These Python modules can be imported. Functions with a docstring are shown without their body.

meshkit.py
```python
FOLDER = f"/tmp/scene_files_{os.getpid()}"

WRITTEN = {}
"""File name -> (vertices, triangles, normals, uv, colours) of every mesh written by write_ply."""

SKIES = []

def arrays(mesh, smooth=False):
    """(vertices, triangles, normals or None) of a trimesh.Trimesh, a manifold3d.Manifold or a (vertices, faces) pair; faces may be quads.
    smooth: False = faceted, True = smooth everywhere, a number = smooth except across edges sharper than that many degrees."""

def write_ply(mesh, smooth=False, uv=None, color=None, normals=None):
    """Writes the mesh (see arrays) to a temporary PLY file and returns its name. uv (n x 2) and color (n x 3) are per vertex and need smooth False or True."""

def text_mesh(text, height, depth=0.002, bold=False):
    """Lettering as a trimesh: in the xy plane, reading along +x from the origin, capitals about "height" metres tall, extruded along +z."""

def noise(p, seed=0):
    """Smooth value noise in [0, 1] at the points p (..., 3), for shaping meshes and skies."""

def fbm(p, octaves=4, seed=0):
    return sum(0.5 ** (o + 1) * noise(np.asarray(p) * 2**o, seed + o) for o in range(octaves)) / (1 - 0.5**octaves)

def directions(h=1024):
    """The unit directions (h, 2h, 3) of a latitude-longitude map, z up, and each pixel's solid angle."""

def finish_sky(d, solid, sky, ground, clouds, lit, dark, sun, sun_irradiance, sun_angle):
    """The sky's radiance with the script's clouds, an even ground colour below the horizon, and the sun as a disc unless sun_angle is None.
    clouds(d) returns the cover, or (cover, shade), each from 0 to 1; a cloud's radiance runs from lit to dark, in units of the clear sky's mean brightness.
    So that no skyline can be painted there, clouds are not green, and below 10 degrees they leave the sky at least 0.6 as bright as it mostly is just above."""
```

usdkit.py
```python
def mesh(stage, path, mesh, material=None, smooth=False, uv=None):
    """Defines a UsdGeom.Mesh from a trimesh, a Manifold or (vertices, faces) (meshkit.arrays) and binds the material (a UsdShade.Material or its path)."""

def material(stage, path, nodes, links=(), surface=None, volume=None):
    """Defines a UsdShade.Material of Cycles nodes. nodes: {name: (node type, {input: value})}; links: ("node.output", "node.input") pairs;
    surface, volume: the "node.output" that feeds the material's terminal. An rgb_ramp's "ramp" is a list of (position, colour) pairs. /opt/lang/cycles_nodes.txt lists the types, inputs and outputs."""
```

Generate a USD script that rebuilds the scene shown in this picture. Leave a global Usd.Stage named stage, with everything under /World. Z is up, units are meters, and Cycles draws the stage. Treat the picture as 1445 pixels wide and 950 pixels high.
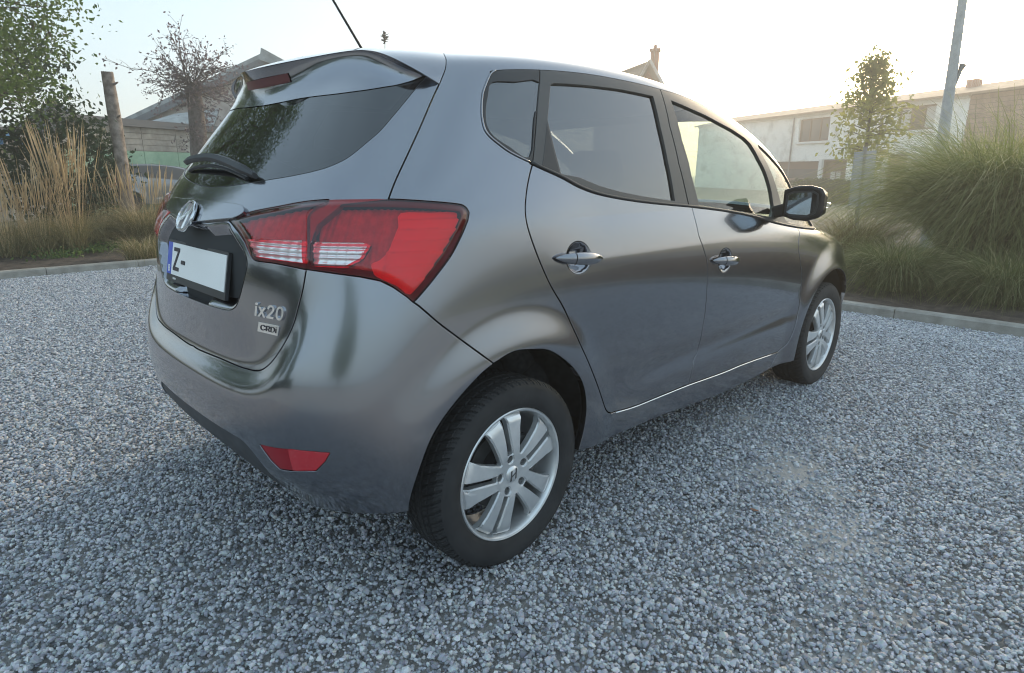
import math, random
import numpy as np, trimesh, shapely, usdkit, meshkit
from shapely.geometry import Polygon, LineString, Point, MultiPolygon
from shapely.ops import unary_union
from shapely import affinity
from scipy.interpolate import CubicSpline
from scipy.ndimage import gaussian_filter1d
from scipy.spatial import ConvexHull
from pxr import Usd, UsdGeom, UsdLux, UsdShade, Gf, Sdf, Vt

# ------------------------------------------------------------------ stage, camera, sky, sun
stage = Usd.Stage.CreateInMemory()
UsdGeom.SetStageUpAxis(stage, UsdGeom.Tokens.z); UsdGeom.SetStageMetersPerUnit(stage, 1.0)
UsdGeom.Xform.Define(stage, '/World'); UsdGeom.Scope.Define(stage, '/World/Looks')
CAM = np.array([-1.30733318, -2.17593816, 1.25550602])
YAW, PITCH, ROLL = np.radians([45.38285044, 14.72681925, 0.29568208])
FPX, PW, PH = 889.44282, 1445.0, 950.0
EXPOSURE = 1.45
HAZE = 0.0048
SUN_AZ, SUN_EL = math.radians(14.0), math.radians(13.0)
SKY_STRENGTH, SUN_INTENSITY = 0.10, 0.28
_f = np.array([math.cos(YAW)*math.cos(PITCH), math.sin(YAW)*math.cos(PITCH), -math.sin(PITCH)])
_r0 = np.array([math.sin(YAW), -math.cos(YAW), 0.0]); _u0 = np.cross(_r0, _f)
_r = math.cos(ROLL)*_r0 + math.sin(ROLL)*_u0; _u = -math.sin(ROLL)*_r0 + math.cos(ROLL)*_u0
cam = UsdGeom.Camera.Define(stage, '/World/camera')
m = Gf.Matrix4d(*_r, 0, *_u, 0, *(-_f), 0, *CAM, 1)
cam.AddTransformOp().Set(m)
cam.CreateHorizontalApertureAttr(36.0); cam.CreateFocalLengthAttr(36.0*FPX/PW)
cam.CreateFocusDistanceAttr(3.0); cam.CreateClippingRangeAttr(Gf.Vec2f(0.05, 2000.0))
cam.CreateExposureAttr(EXPOSURE)
sd = np.array([math.cos(SUN_AZ)*math.cos(SUN_EL), math.sin(SUN_AZ)*math.cos(SUN_EL), math.sin(SUN_EL)])
sun = UsdLux.DistantLight.Define(stage, '/World/sun')
sun.CreateIntensityAttr(SUN_INTENSITY); sun.CreateAngleAttr(20.0); sun.CreateColorAttr(Gf.Vec3f(1.0, .80, .55)); sun.CreateNormalizeAttr(True)
_x = np.cross([0, 0, 1.0], sd); _x /= np.linalg.norm(_x); _y = np.cross(sd, _x)
sun.AddTransformOp().Set(Gf.Matrix4d(*_x, 0, *_y, 0, *sd, 0, 0, 0, 0, 1))
sky = UsdLux.DomeLight.Define(stage, '/World/sky')
def mat(name, nodes, links=(), surface='p.BSDF', volume=None):
    return usdkit.material(stage, '/World/Looks/' + name, nodes, links, surface=surface, volume=volume)
sky_m = mat('sky_light', {
    's': ('sky_texture', {'sky_type': 'single_scattering', 'sun_disc': False, 'sun_elevation': SUN_EL, 'sun_rotation': math.atan2(sd[0], sd[1]),
                          'altitude': 100.0, 'air_density': 1.0, 'aerosol_density': 3.5, 'ozone_density': 1.0}),
    't': ('texture_coordinate', {}), 'm': ('mapping', {'scale': (1.0, 1.0, 3.0)}), 'n': ('noise_texture', {'scale': 1.6, 'detail': 5.0, 'roughness': .5}),
    'f': ('map_range', {'from_min': .3, 'from_max': .7, 'to_min': .50, 'to_max': .68}),   # thin even veil of high cloud
    'x': ('mix_color', {'b': (2.8, 3.75, 4.4)}), 'b': ('background_shader', {'strength': SKY_STRENGTH})},
    [('t.generated', 'm.vector'), ('m.vector', 'n.vector'), ('n.fac', 'f.value'), ('f.result', 'x.fac'), ('s.color', 'x.a'), ('x.result', 'b.color')], surface='b.background')
UsdShade.MaterialBindingAPI.Apply(sky.GetPrim()).Bind(sky_m)
sky.GetPrim().SetCustomDataByKey('kind', 'structure')

# ------------------------------------------------------------------ naming, tagging, mesh definition
_names = {}
def numbered(parent, name):
    k = (parent, name); n = _names.get(k, 0); _names[k] = n + 1
    return f'{parent}/{name}' if n == 0 else f'{parent}/{name}_{n:03d}'
def path_of(p):
    return '/World' if p is None else str(p.GetPath())
def tag(o, label=None, cat=None, group=None, kind=None):
    o = o.GetPrim() if hasattr(o, 'GetPrim') else o
    for k, v in (('label', label), ('category', cat), ('group', group), ('kind', kind)):
        if v: o.SetCustomDataByKey(k, v)
    return o
def thing(name, label=None, cat=None, loc=(0, 0, 0), rotz=0.0, group=None, kind=None, parent=None):
    x = UsdGeom.Xform.Define(stage, numbered(path_of(parent), name))
    if any(loc) or rotz:
        x.AddTranslateOp().Set(Gf.Vec3d(*map(float, loc)))
        if rotz: x.AddRotateZOp().Set(math.degrees(rotz))
    return tag(x, label, cat, group, kind)
def copy_of(root, name, loc, rotz=0.0, label=None, cat=None, group=None, parent=None):
    x = UsdGeom.Xform.Define(stage, numbered(path_of(parent), name))
    x.GetPrim().GetReferences().AddInternalReference(root.GetPath()); x.GetPrim().SetInstanceable(True)
    x.ClearXformOpOrder(); x.AddTranslateOp().Set(Gf.Vec3d(*map(float, loc)))
    x.AddRotateZOp().Set(math.degrees(rotz))
    return tag(x, label, cat, group)
def obj(name, mesh, material, parent=None, smooth=False, normals=None, rnd=None):
    """one Mesh prim"""
    path = numbered(path_of(parent), name)
    if normals is not None:
        v, f = mesh
        g = UsdGeom.Mesh.Define(stage, path)
        g.CreatePointsAttr(Vt.Vec3fArray.FromNumpy(np.asarray(v, np.float32)))
        g.CreateFaceVertexCountsAttr(Vt.IntArray.FromNumpy(np.full(len(f), 3, np.int32)))
        g.CreateFaceVertexIndicesAttr(Vt.IntArray.FromNumpy(np.asarray(f, np.int32).ravel()))
        g.CreateSubdivisionSchemeAttr('none')
        g.CreateNormalsAttr(Vt.Vec3fArray.FromNumpy(np.asarray(normals, np.float32))); g.SetNormalsInterpolation('vertex')
        UsdShade.MaterialBindingAPI.Apply(g.GetPrim()).Bind(material)
        return g.GetPrim()
    if smooth is not False and len(mesh.faces) > 4000 and smooth != 28: smooth = True
    g = usdkit.mesh(stage, path, mesh, material, smooth=smooth)
    if rnd is not None:   # a random tone per stone, leaf or blade
        UsdGeom.PrimvarsAPI(g).CreatePrimvar('tone', Sdf.ValueTypeNames.FloatArray, 'vertex').Set(Vt.FloatArray.FromNumpy(np.asarray(rnd, np.float32)))
    return g.GetPrim()
cat = trimesh.util.concatenate
def box(c, s, rot=None):
    b = trimesh.creation.box(s)
    if rot is not None: b.apply_transform(rot)
    b.apply_translation(c); return b
def rz(a): return trimesh.transformations.rotation_matrix(a, [0, 0, 1])
def tube(pts, r, n=8, cap=True):
    pts = np.asarray(pts, float); r = np.broadcast_to(np.asarray(r, float), len(pts))
    t = np.gradient(pts, axis=0); t /= np.linalg.norm(t, axis=1, keepdims=True) + 1e-12
    a = np.array([0, 0, 1.0]) if abs(t[0, 2]) < .9 else np.array([1.0, 0, 0])
    V = []
    for p_, t_, r_ in zip(pts, t, r):
        e1 = np.cross(t_, a); e1 /= np.linalg.norm(e1) + 1e-12; e2 = np.cross(t_, e1); a = np.cross(e1, t_)
        th = np.arange(n)*2*np.pi/n
        V.append(p_ + r_*(np.cos(th)[:, None]*e1 + np.sin(th)[:, None]*e2))
    V = np.concatenate(V); F = []
    for k in range(len(pts)-1):
        for i in range(n):
            j = (i+1) % n; F += [[k*n+i, k*n+j, (k+1)*n+j], [k*n+i, (k+1)*n+j, (k+1)*n+i]]
    if cap:
        V = np.vstack([V, pts[0], pts[-1]]); c0, c1, b = len(V)-2, len(V)-1, (len(pts)-1)*n
        for i in range(n):
            j = (i+1) % n; F += [[c0, j, i], [c1, b+i, b+j]]
    return trimesh.Trimesh(V, F, process=False)
def lathe(profile, n=64, arc=2*np.pi):
    """profile of (r, w) turned about the w axis, which is +y here; x right, z up"""
    p_ = np.asarray(profile, float); th = np.linspace(0, arc, n+1)
    r, w = p_[:, 0], p_[:, 1]
    V = np.stack([np.outer(np.cos(th), r), np.tile(w, (n+1, 1)), np.outer(np.sin(th), r)], -1).reshape(-1, 3)
    k = len(p_); F = []
    for i in range(n):
        for j in range(k-1):
            a = i*k+j; F += [[a, a+1, a+k+1], [a, a+k+1, a+k]]
    return trimesh.Trimesh(V, F, process=False)
def hull_of(pts, radius):
    """rounded solid: hull of small spheres"""
    s = trimesh.creation.icosphere(2, 1.0).vertices
    r = np.broadcast_to(np.asarray(radius, float), len(pts))
    return trimesh.convex.convex_hull(np.concatenate([np.asarray(p_) + s*q for p_, q in zip(pts, r)]))
def rbox(c, s, r, rot=None):
    h = np.array(s)/2 - r
    pts = np.array([[a*h[0], b*h[1], d*h[2]] for a in (-1, 1) for b in (-1, 1) for d in (-1, 1)])
    mm = hull_of(pts, r)
    if rot is not None: mm.apply_transform(rot)
    mm.apply_translation(c); return mm
def ray_at(px, py):
    return _f + (px-PW/2)/FPX*_r + (PH/2-py)/FPX*_u
def at(px, py, d):
    """the point d metres away (measured along the ground) in the direction of a pixel of the photograph"""
    q = ray_at(px, py); return CAM + q*d/math.hypot(q[0], q[1])
def on_ground(px, py, z=0.0):
    q = ray_at(px, py); return CAM + q*(z-CAM[2])/q[2]

# ------------------------------------------------------------------ materials
def plain(name, color, rough=.5, metallic=0.0, **k):
    return mat(name, {'p': ('principled_bsdf', dict(base_color=color, roughness=rough, metallic=metallic, **k))})
def noisy(name, c1, c2, scale, rough=.8, detail=5.0, bump=0.0, bscale=None, lo=.35, hi=.65, **k):
    nodes = {'t': ('texture_coordinate', {}), 'n': ('noise_texture', {'scale': scale, 'detail': detail, 'roughness': .6}),
             'r': ('rgb_ramp', {'ramp': [(lo, c1), (hi, c2)]}), 'p': ('principled_bsdf', dict(roughness=rough, **k))}
    links = [('t.object', 'n.vector'), ('n.fac', 'r.fac'), ('r.color', 'p.base_color')]
    if bump:
        nodes['n2'] = ('noise_texture', {'scale': bscale or scale*6, 'detail': 6.0, 'roughness': .65})
        nodes['b'] = ('bump', {'strength': bump, 'distance': .02})
        links += [('t.object', 'n2.vector'), ('n2.fac', 'b.height'), ('b.normal', 'p.normal')]
    return mat(name, nodes, links)
def pane(name, tint, f0=.045, boost=1.0):
    """window pane: tinted transparency under a mirror-like reflection that grows towards grazing view"""
    return mat(name, {
        'l': ('layer_weight', {'blend': .5}), 'p5': ('math', {'math_type': 'power', 'value2': 4.0}),
        'm': ('math', {'math_type': 'multiply_add', 'value2': (1-f0)*boost, 'value3': f0, 'use_clamp': True}),
        'tr': ('transparent_bsdf', {'color': tint}), 'g': ('glossy_bsdf', {'color': (.95, .97, 1), 'roughness': .015}), 'x': ('mix_closure', {})},
        [('l.facing', 'p5.value1'), ('p5.value', 'm.value1'), ('m.value', 'x.fac'), ('tr.BSDF', 'x.closure1'), ('g.BSDF', 'x.closure2')], surface='x.closure')
def paint(name, c, metallic=1.0, rough=.15):
    return mat(name, {
        't': ('texture_coordinate', {}), 'v': ('voronoi_texture', {'scale': 2200.0}), 'n': ('noise_texture', {'scale': 3.0, 'detail': 6.0, 'roughness': .65}),
        'r': ('rgb_ramp', {'ramp': [(0.0, tuple(x*.82 for x in c)), (1.0, tuple(x*1.22 for x in c))]}),
        'd': ('rgb_ramp', {'ramp': [(.35, (.015,)*3), (.75, (.06,)*3)]}),
        'p': ('principled_bsdf', {'metallic': metallic, 'roughness': rough, 'coat_weight': 1.0, 'coat_ior': 1.5})},
        [('t.object', 'v.vector'), ('t.object', 'n.vector'), ('v.color', 'r.fac'), ('n.fac', 'd.fac'), ('r.color', 'p.base_color'), ('d.color', 'p.coat_roughness')])
M = {}
M['paint'] = paint('grey_metallic_paint', (.265, .275, .305))
M['silver_paint'] = paint('silver_metallic_paint', (.5, .52, .55))
M['trim'] = plain('interior_trim', (.02, .021, .022), .75)
M['rubber'] = noisy('tyre_rubber', (.008, .008, .009), (.02, .02, .021), 9.0, rough=.72, bump=.15, bscale=180.0)
M['black'] = plain('black_plastic', (.018, .018, .019), .45)
M['frame'] = plain('window_frame_film', (.045, .044, .043), .38)
M['gloss_black'] = plain('gloss_black', (.008, .008, .009), .12)
M['valance'] = noisy('valance_plastic', (.025, .026, .028), (.04, .041, .044), 30.0, rough=.55)
M['rim'] = noisy('alloy_rim', (.66, .67, .68), (.78, .78, .77), 14.0, rough=.30, metallic=.85)
M['disc'] = plain('brake_steel', (.10, .10, .10), .5, .6)
M['chrome'] = plain('chrome', (.86, .87, .88), .16, 1.0)
M['privacy'] = pane('privacy_glass', (.05, .055, .06), .20, 1.0)
M['tint'] = pane('green_tint_glass', (.72, .80, .74), .05, .8)
M['mirror'] = plain('mirror_silver', (.42, .46, .50), .03, 1.0)
def lens(name, tint, f0=.05):
    return pane(name, tint, f0, 1.0)
M['red_lens'] = lens('red_lens', (.93, .014, .035), .07)
M['clear_lens'] = lens('clear_lens', (.93, .93, .93))
M['lamp_white'] = plain('lamp_reflector_red_bright', (.93, .90, .89), .4, .0)
M['lamp_grey'] = noisy('lamp_reflector_dull', (.34, .30, .30), (.52, .47, .47), 40.0, rough=.4, metallic=.3)
M['lamp_silver'] = plain('lamp_reflector_silver', (.90, .89, .88), .20, .85)
M['lamp_dark'] = plain('lamp_housing', (.06, .035, .035), .5)
M['reflector'] = mat('red_reflector', {'t': ('texture_coordinate', {}), 'v': ('voronoi_texture', {'scale': 420.0}), 'b': ('bump', {'strength': .4, 'distance': .003}),
    'p': ('principled_bsdf', {'base_color': (.42, .012, .022), 'roughness': .22, 'coat_weight': 1.0})}, [('t.object', 'v.vector'), ('v.distance', 'b.height'), ('b.normal', 'p.normal')])
M['reflector_dark'] = plain('red_reflector_inner', (.22, .006, .012), .2)
M['brake_lens'] = plain('brake_lens_dull', (.075, .016, .018), .3)
M['rear_glass'] = pane('rear_privacy_glass', (.05, .055, .06), .13, 1.0)
M['plate_white'] = plain('plate_white', (.78, .78, .76), .35)
M['plate_blue'] = plain('plate_blue', (.02, .06, .38), .35)
M['ink'] = plain('plate_ink', (.02, .015, .02), .5)
M['seat'] = noisy('seat_cloth', (.035, .036, .038), (.06, .06, .062), 60.0, rough=.9)
M['headliner'] = plain('headliner', (.42, .42, .40), .9)
M['stone'] = mat('gravel_stone', {
    'g': ('attribute', {'attribute': 'tone'}), 't': ('texture_coordinate', {}), 'n': ('noise_texture', {'scale': 120.0, 'detail': 4.0}),
    'r': ('rgb_ramp', {'ramp': [(0, (.21, .22, .245)), (.3, (.40, .415, .45)), (.6, (.56, .575, .61)), (.85, (.70, .71, .735)), (.93, (.55, .52, .48)), (.96, (.68, .68, .68)), (1, (.80, .80, .80))]}),
    'x': ('mix_color', {'blend_type': 'multiply', 'fac': .4}), 'p': ('principled_bsdf', {'roughness': .62, 'specular_ior_level': .45})},
    [('g.fac', 'r.fac'), ('t.object', 'n.vector'), ('r.color', 'x.a'), ('n.color', 'x.b'), ('x.result', 'p.base_color')])
M['dirt'] = noisy('packed_dirt', (.33, .32, .305), (.47, .455, .435), 7.0, rough=.9, bump=.6, bscale=120.0)
M['soil'] = noisy('bed_soil', (.03, .022, .017), (.095, .072, .055), 9.0, rough=.95, bump=.8, bscale=60.0)
M['kerb'] = noisy('kerb_concrete', (.22, .21, .185), (.36, .345, .31), 5.0, rough=.85, bump=.3, bscale=90.0)
M['asphalt'] = noisy('asphalt', (.075, .078, .085), (.12, .123, .13), 3.0, rough=.85, bump=.2, bscale=80.0)
M['field'] = noisy('rough_grass_ground', (.13, .13, .08), (.26, .235, .15), .8, rough=.95, bump=.5, bscale=20.0)

# ------------------------------------------------------------------ the car: body surface from level curves, panels cut out of it
# ---- body surface: right half, level curves from rear centre round the corner to the front centre
LEV=[
 # x, y(out), z
 [(-.50,0,.22),(-.50,.3,.22),(-.475,.55,.22),(-.44,.68,.22),(-.375,.78,.22),(-.28,.832,.21),(-.15,.845,.2),(.1,.845,.2),(.5,.84,.2),(1,.84,.2),(1.5,.84,.2),(2.,.84,.2),(2.4,.845,.2),(2.8,.83,.2),(3.08,.74,.2),(3.27,.5,.2),(3.33,0,.2)],
 [(-.605,0,.36),(-.60,.3,.36),(-.572,.55,.36),(-.53,.68,.36),(-.445,.8,.36),(-.33,.856,.36),(-.15,.868,.36),(.1,.868,.36),(.5,.856,.36),(1,.854,.36),(1.5,.854,.36),(2,.854,.36),(2.4,.862,.36),(2.8,.855,.36),(3.1,.76,.36),(3.32,.5,.36),(3.40,0,.36)],
 [(-.645,0,.56),(-.638,.3,.56),(-.608,.55,.56),(-.56,.68,.56),(-.47,.808,.56),(-.35,.862,.56),(-.15,.874,.56),(.1,.875,.56),(.5,.868,.56),(1,.866,.56),(1.5,.866,.56),(2,.866,.56),(2.4,.87,.56),(2.8,.87,.56),(3.14,.79,.56),(3.36,.5,.56),(3.43,0,.56)],
 [(-.638,0,.74),(-.63,.3,.74),(-.592,.55,.74),(-.537,.68,.74),(-.445,.803,.74),(-.335,.862,.74),(-.15,.876,.74),(.1,.879,.74),(.5,.876,.74),(1,.875,.74),(1.5,.875,.74),(2,.875,.74),(2.4,.875,.74),(2.8,.866,.74),(3.12,.78,.72),(3.31,.5,.72),(3.38,0,.72)],
 [(-.638,0,.90),(-.627,.3,.90),(-.576,.55,.90),(-.516,.68,.90),(-.418,.793,.90),(-.315,.850,.90),(-.15,.868,.90),(.1,.875,.90),(.5,.877,.90),(1,.877,.90),(1.5,.877,.90),(2,.875,.885),(2.4,.866,.86),(2.78,.845,.835),(3.08,.745,.82),(3.25,.5,.82),(3.32,0,.84)],
 [(-.628,0,1.05),(-.612,.3,1.05),(-.556,.55,1.05),(-.49,.675,1.05),(-.39,.78,1.05),(-.285,.834,1.05),(-.13,.855,1.05),(.1,.865,1.045),(.5,.868,1.035),(1,.868,1.02),(1.5,.866,1.0),(2.,.86,.965),(2.38,.842,.93),(2.65,.79,.92),(2.9,.68,.905),(3.04,.45,.92),(3.09,0,.94)],
 [(-.553,0,1.18),(-.540,.3,1.18),(-.488,.55,1.18),(-.43,.665,1.18),(-.338,.760,1.18),(-.243,.81,1.18),(-.1,.834,1.175),(.12,.846,1.165),(.5,.849,1.145),(1,.847,1.12),(1.5,.842,1.085),(1.93,.83,1.04),(2.27,.812,1.01),(2.48,.768,.995),(2.58,.64,1.0),(2.66,.36,1.02),(2.69,0,1.03)],
 [(-.415,0,1.36),(-.405,.28,1.36),(-.365,.49,1.355),(-.315,.60,1.35),(-.235,.69,1.35),(-.15,.74,1.35),(-.03,.768,1.35),(.18,.785,1.345),(.52,.79,1.335),(1,.787,1.32),(1.45,.776,1.305),(1.85,.755,1.295),(2.10,.725,1.29),(2.225,.665,1.29),(2.31,.52,1.30),(2.39,.28,1.31),(2.42,0,1.315)],
 [(-.295,0,1.515),(-.287,.25,1.515),(-.255,.42,1.512),(-.215,.515,1.51),(-.145,.60,1.513),(-.07,.652,1.522),(.05,.688,1.535),(.25,.707,1.55),(.55,.713,1.558),(.95,.708,1.553),(1.25,.692,1.535),(1.54,.672,1.510),(1.74,.642,1.49),(1.86,.58,1.488),(1.94,.44,1.498),(2.0,.25,1.507),(2.02,0,1.51)],
 [(-.205,0,1.613),(-.197,.22,1.612),(-.172,.36,1.607),(-.135,.44,1.601),(-.07,.51,1.597),(.01,.55,1.602),(.14,.585,1.612),(.3,.605,1.622),(.58,.61,1.630),(.9,.605,1.626),(1.18,.59,1.604),(1.42,.57,1.578),(1.56,.532,1.565),(1.64,.462,1.565),(1.65,.36,1.568),(1.68,.2,1.575),(1.69,0,1.58)],
 [(-.02,0,1.668),(-.01,.06,1.667),(.0,.11,1.665),(.03,.15,1.664),(.08,.17,1.664),(.14,.18,1.665),(.24,.185,1.668),(.38,.19,1.668),(.6,.19,1.665),(.82,.185,1.66),(1.0,.18,1.65),(1.12,.17,1.64),(1.2,.15,1.63),(1.26,.13,1.622),(1.3,.09,1.62),(1.32,.045,1.62),(1.33,0,1.62)],
]
LEV=np.array(LEV,float)
NU,NV=17,11
WHEELS=((0.,.307),(2.615,.307)); AR=.395
def sst(a,b,x):
    t=np.clip((x-a)/(b-a),0,1); return t*t*(3-2*t)
class Surf:
    def __init__(s,mu=16,mv=24):
        s.U=np.linspace(0,NU-1,(NU-1)*mu+1); s.V=np.linspace(0,NV-1,(NV-1)*mv+1)
        # along u with mirrored ends for symmetry
        L=LEV.copy()
        ext=np.concatenate([L[:,3:0:-1]*[1,-1,1],L,L[:,-2:-5:-1]*[1,-1,1]],1)
        ue=np.arange(-3,NU+3)
        g=CubicSpline(ue,ext,axis=1)(s.U)            # NV x nu x3
        # chord parametrisation per v would wobble: cubic in index
        G=CubicSpline(np.arange(NV),g,axis=0)(s.V)   # nv x nu x 3
        # smooth lightly along u
        s.mu,s.mv=mu,mv
        pad=3*mu
        E=np.concatenate([G[:,pad:0:-1]*[1,-1,1],G,G[:,-2:-pad-2:-1]*[1,-1,1]],1)
        E=gaussian_filter1d(E,mu*.45,axis=1); G=E[:,pad:-pad]
        E=np.concatenate([2*G[:1]-G[mv:0:-1],G,2*G[-1:]-G[-2:-mv-2:-1]],0)
        E=gaussian_filter1d(E,mv*.22,axis=0); G=E[mv:-mv]
        G[:,0,1]=0;G[:,-1,1]=0
        G=s.displace(G)
        s.P=G*[1,-1,1]                                # right side: y negative
        du=np.gradient(s.P,axis=1); dv=np.gradient(s.P,axis=0)
        n=np.cross(du,dv); n/=np.linalg.norm(n,axis=-1,keepdims=True)+1e-12
        s.N=n
    def normal(s,G):
        du=np.gradient(G,axis=1); dv=np.gradient(G,axis=0)
        n=np.cross(dv,du); n/=np.linalg.norm(n,axis=-1,keepdims=True)+1e-12; return n
    def displace(s,G):
        n=s.normal(G)
        x,y,z=G[...,0],G[...,1],G[...,2]
        d=np.zeros_like(x)
        side=np.clip(n[...,1],0,1)**2
        for k,(wx,wz) in enumerate(WHEELS):
            r=np.hypot(x-wx,z-wz)
            d+=(.022 if k==0 else .024)*(1-sst(.405,.56,r))*sst(.0,.1,z-.2+.1)*side
        # shoulder crease along the doors
        zc=.972
        k=.0035; t=(z-zc)/k; sp=k*np.log1p(np.exp(np.clip(t,-40,40)))
        fade=sst(.05,.45,x)*(1-sst(2.25,2.6,x))*(1-sst(1.1,1.3,z))
        d-=np.minimum(.085*sp,.012)*fade*side
        # door lower scallop
        f2=sst(.55,.85,x)*(1-sst(2.0,2.25,x))*side
        d-=.012*np.exp(-((z-.50-.02*(x-1.2))/.045)**2)*f2
        # the bumper stands proud of the tailgate round its lower outline
        gl=np.array([(0,.690),(.30,.690),(.42,.697),(.47,.712),(.52,.755),(.56,.815),(.585,.88),(.605,.95),(.615,1.0)])
        dm=np.full(x.shape,9.0)
        for (ya,za),(yb,zb) in zip(gl[:-1],gl[1:]):
            t=np.clip(((y-ya)*(yb-ya)+(z-za)*(zb-za))/((yb-ya)**2+(zb-za)**2),0,1)
            dm=np.minimum(dm,np.hypot(y-ya-t*(yb-ya),z-za-t*(zb-za)))
        outside=(z<np.interp(y,gl[:,0],gl[:,1],right=9.0))|(y>gl[-1,0])
        amp=.040*(1-sst(.66,.98,z))*(1-sst(.58,.90,y))*sst(.30,.42,z)*(x<.2)
        shelf=gaussian_filter1d(gaussian_filter1d(amp*sst(.0,.060,np.where(outside,dm,0)),3.0,axis=0,mode='nearest'),3.5,axis=1,mode='nearest')
        G=G+np.stack([-shelf,0*x,0*x],-1)
        return G+n*d[...,None]
    def at(s,uv,off=0.):
        """points and normals at (u,v) pairs, bilinear in the dense grid"""
        uv=np.atleast_2d(uv); a=np.clip(uv[:,0]*s.mu,0,len(s.U)-1-1e-6); b=np.clip(uv[:,1]*s.mv,0,len(s.V)-1-1e-6)
        i=a.astype(int); j=b.astype(int); fa=(a-i)[:,None]; fb=(b-j)[:,None]
        def bl(A): return (A[j,i]*(1-fa)+A[j,i+1]*fa)*(1-fb)+(A[j+1,i]*(1-fa)+A[j+1,i+1]*fa)*fb
        P=bl(s.P); N=bl(s.N); N/=np.linalg.norm(N,axis=1,keepdims=True)
        return P+N*np.reshape(off,(-1,1)) if np.ndim(off) else P+N*off, N

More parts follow.
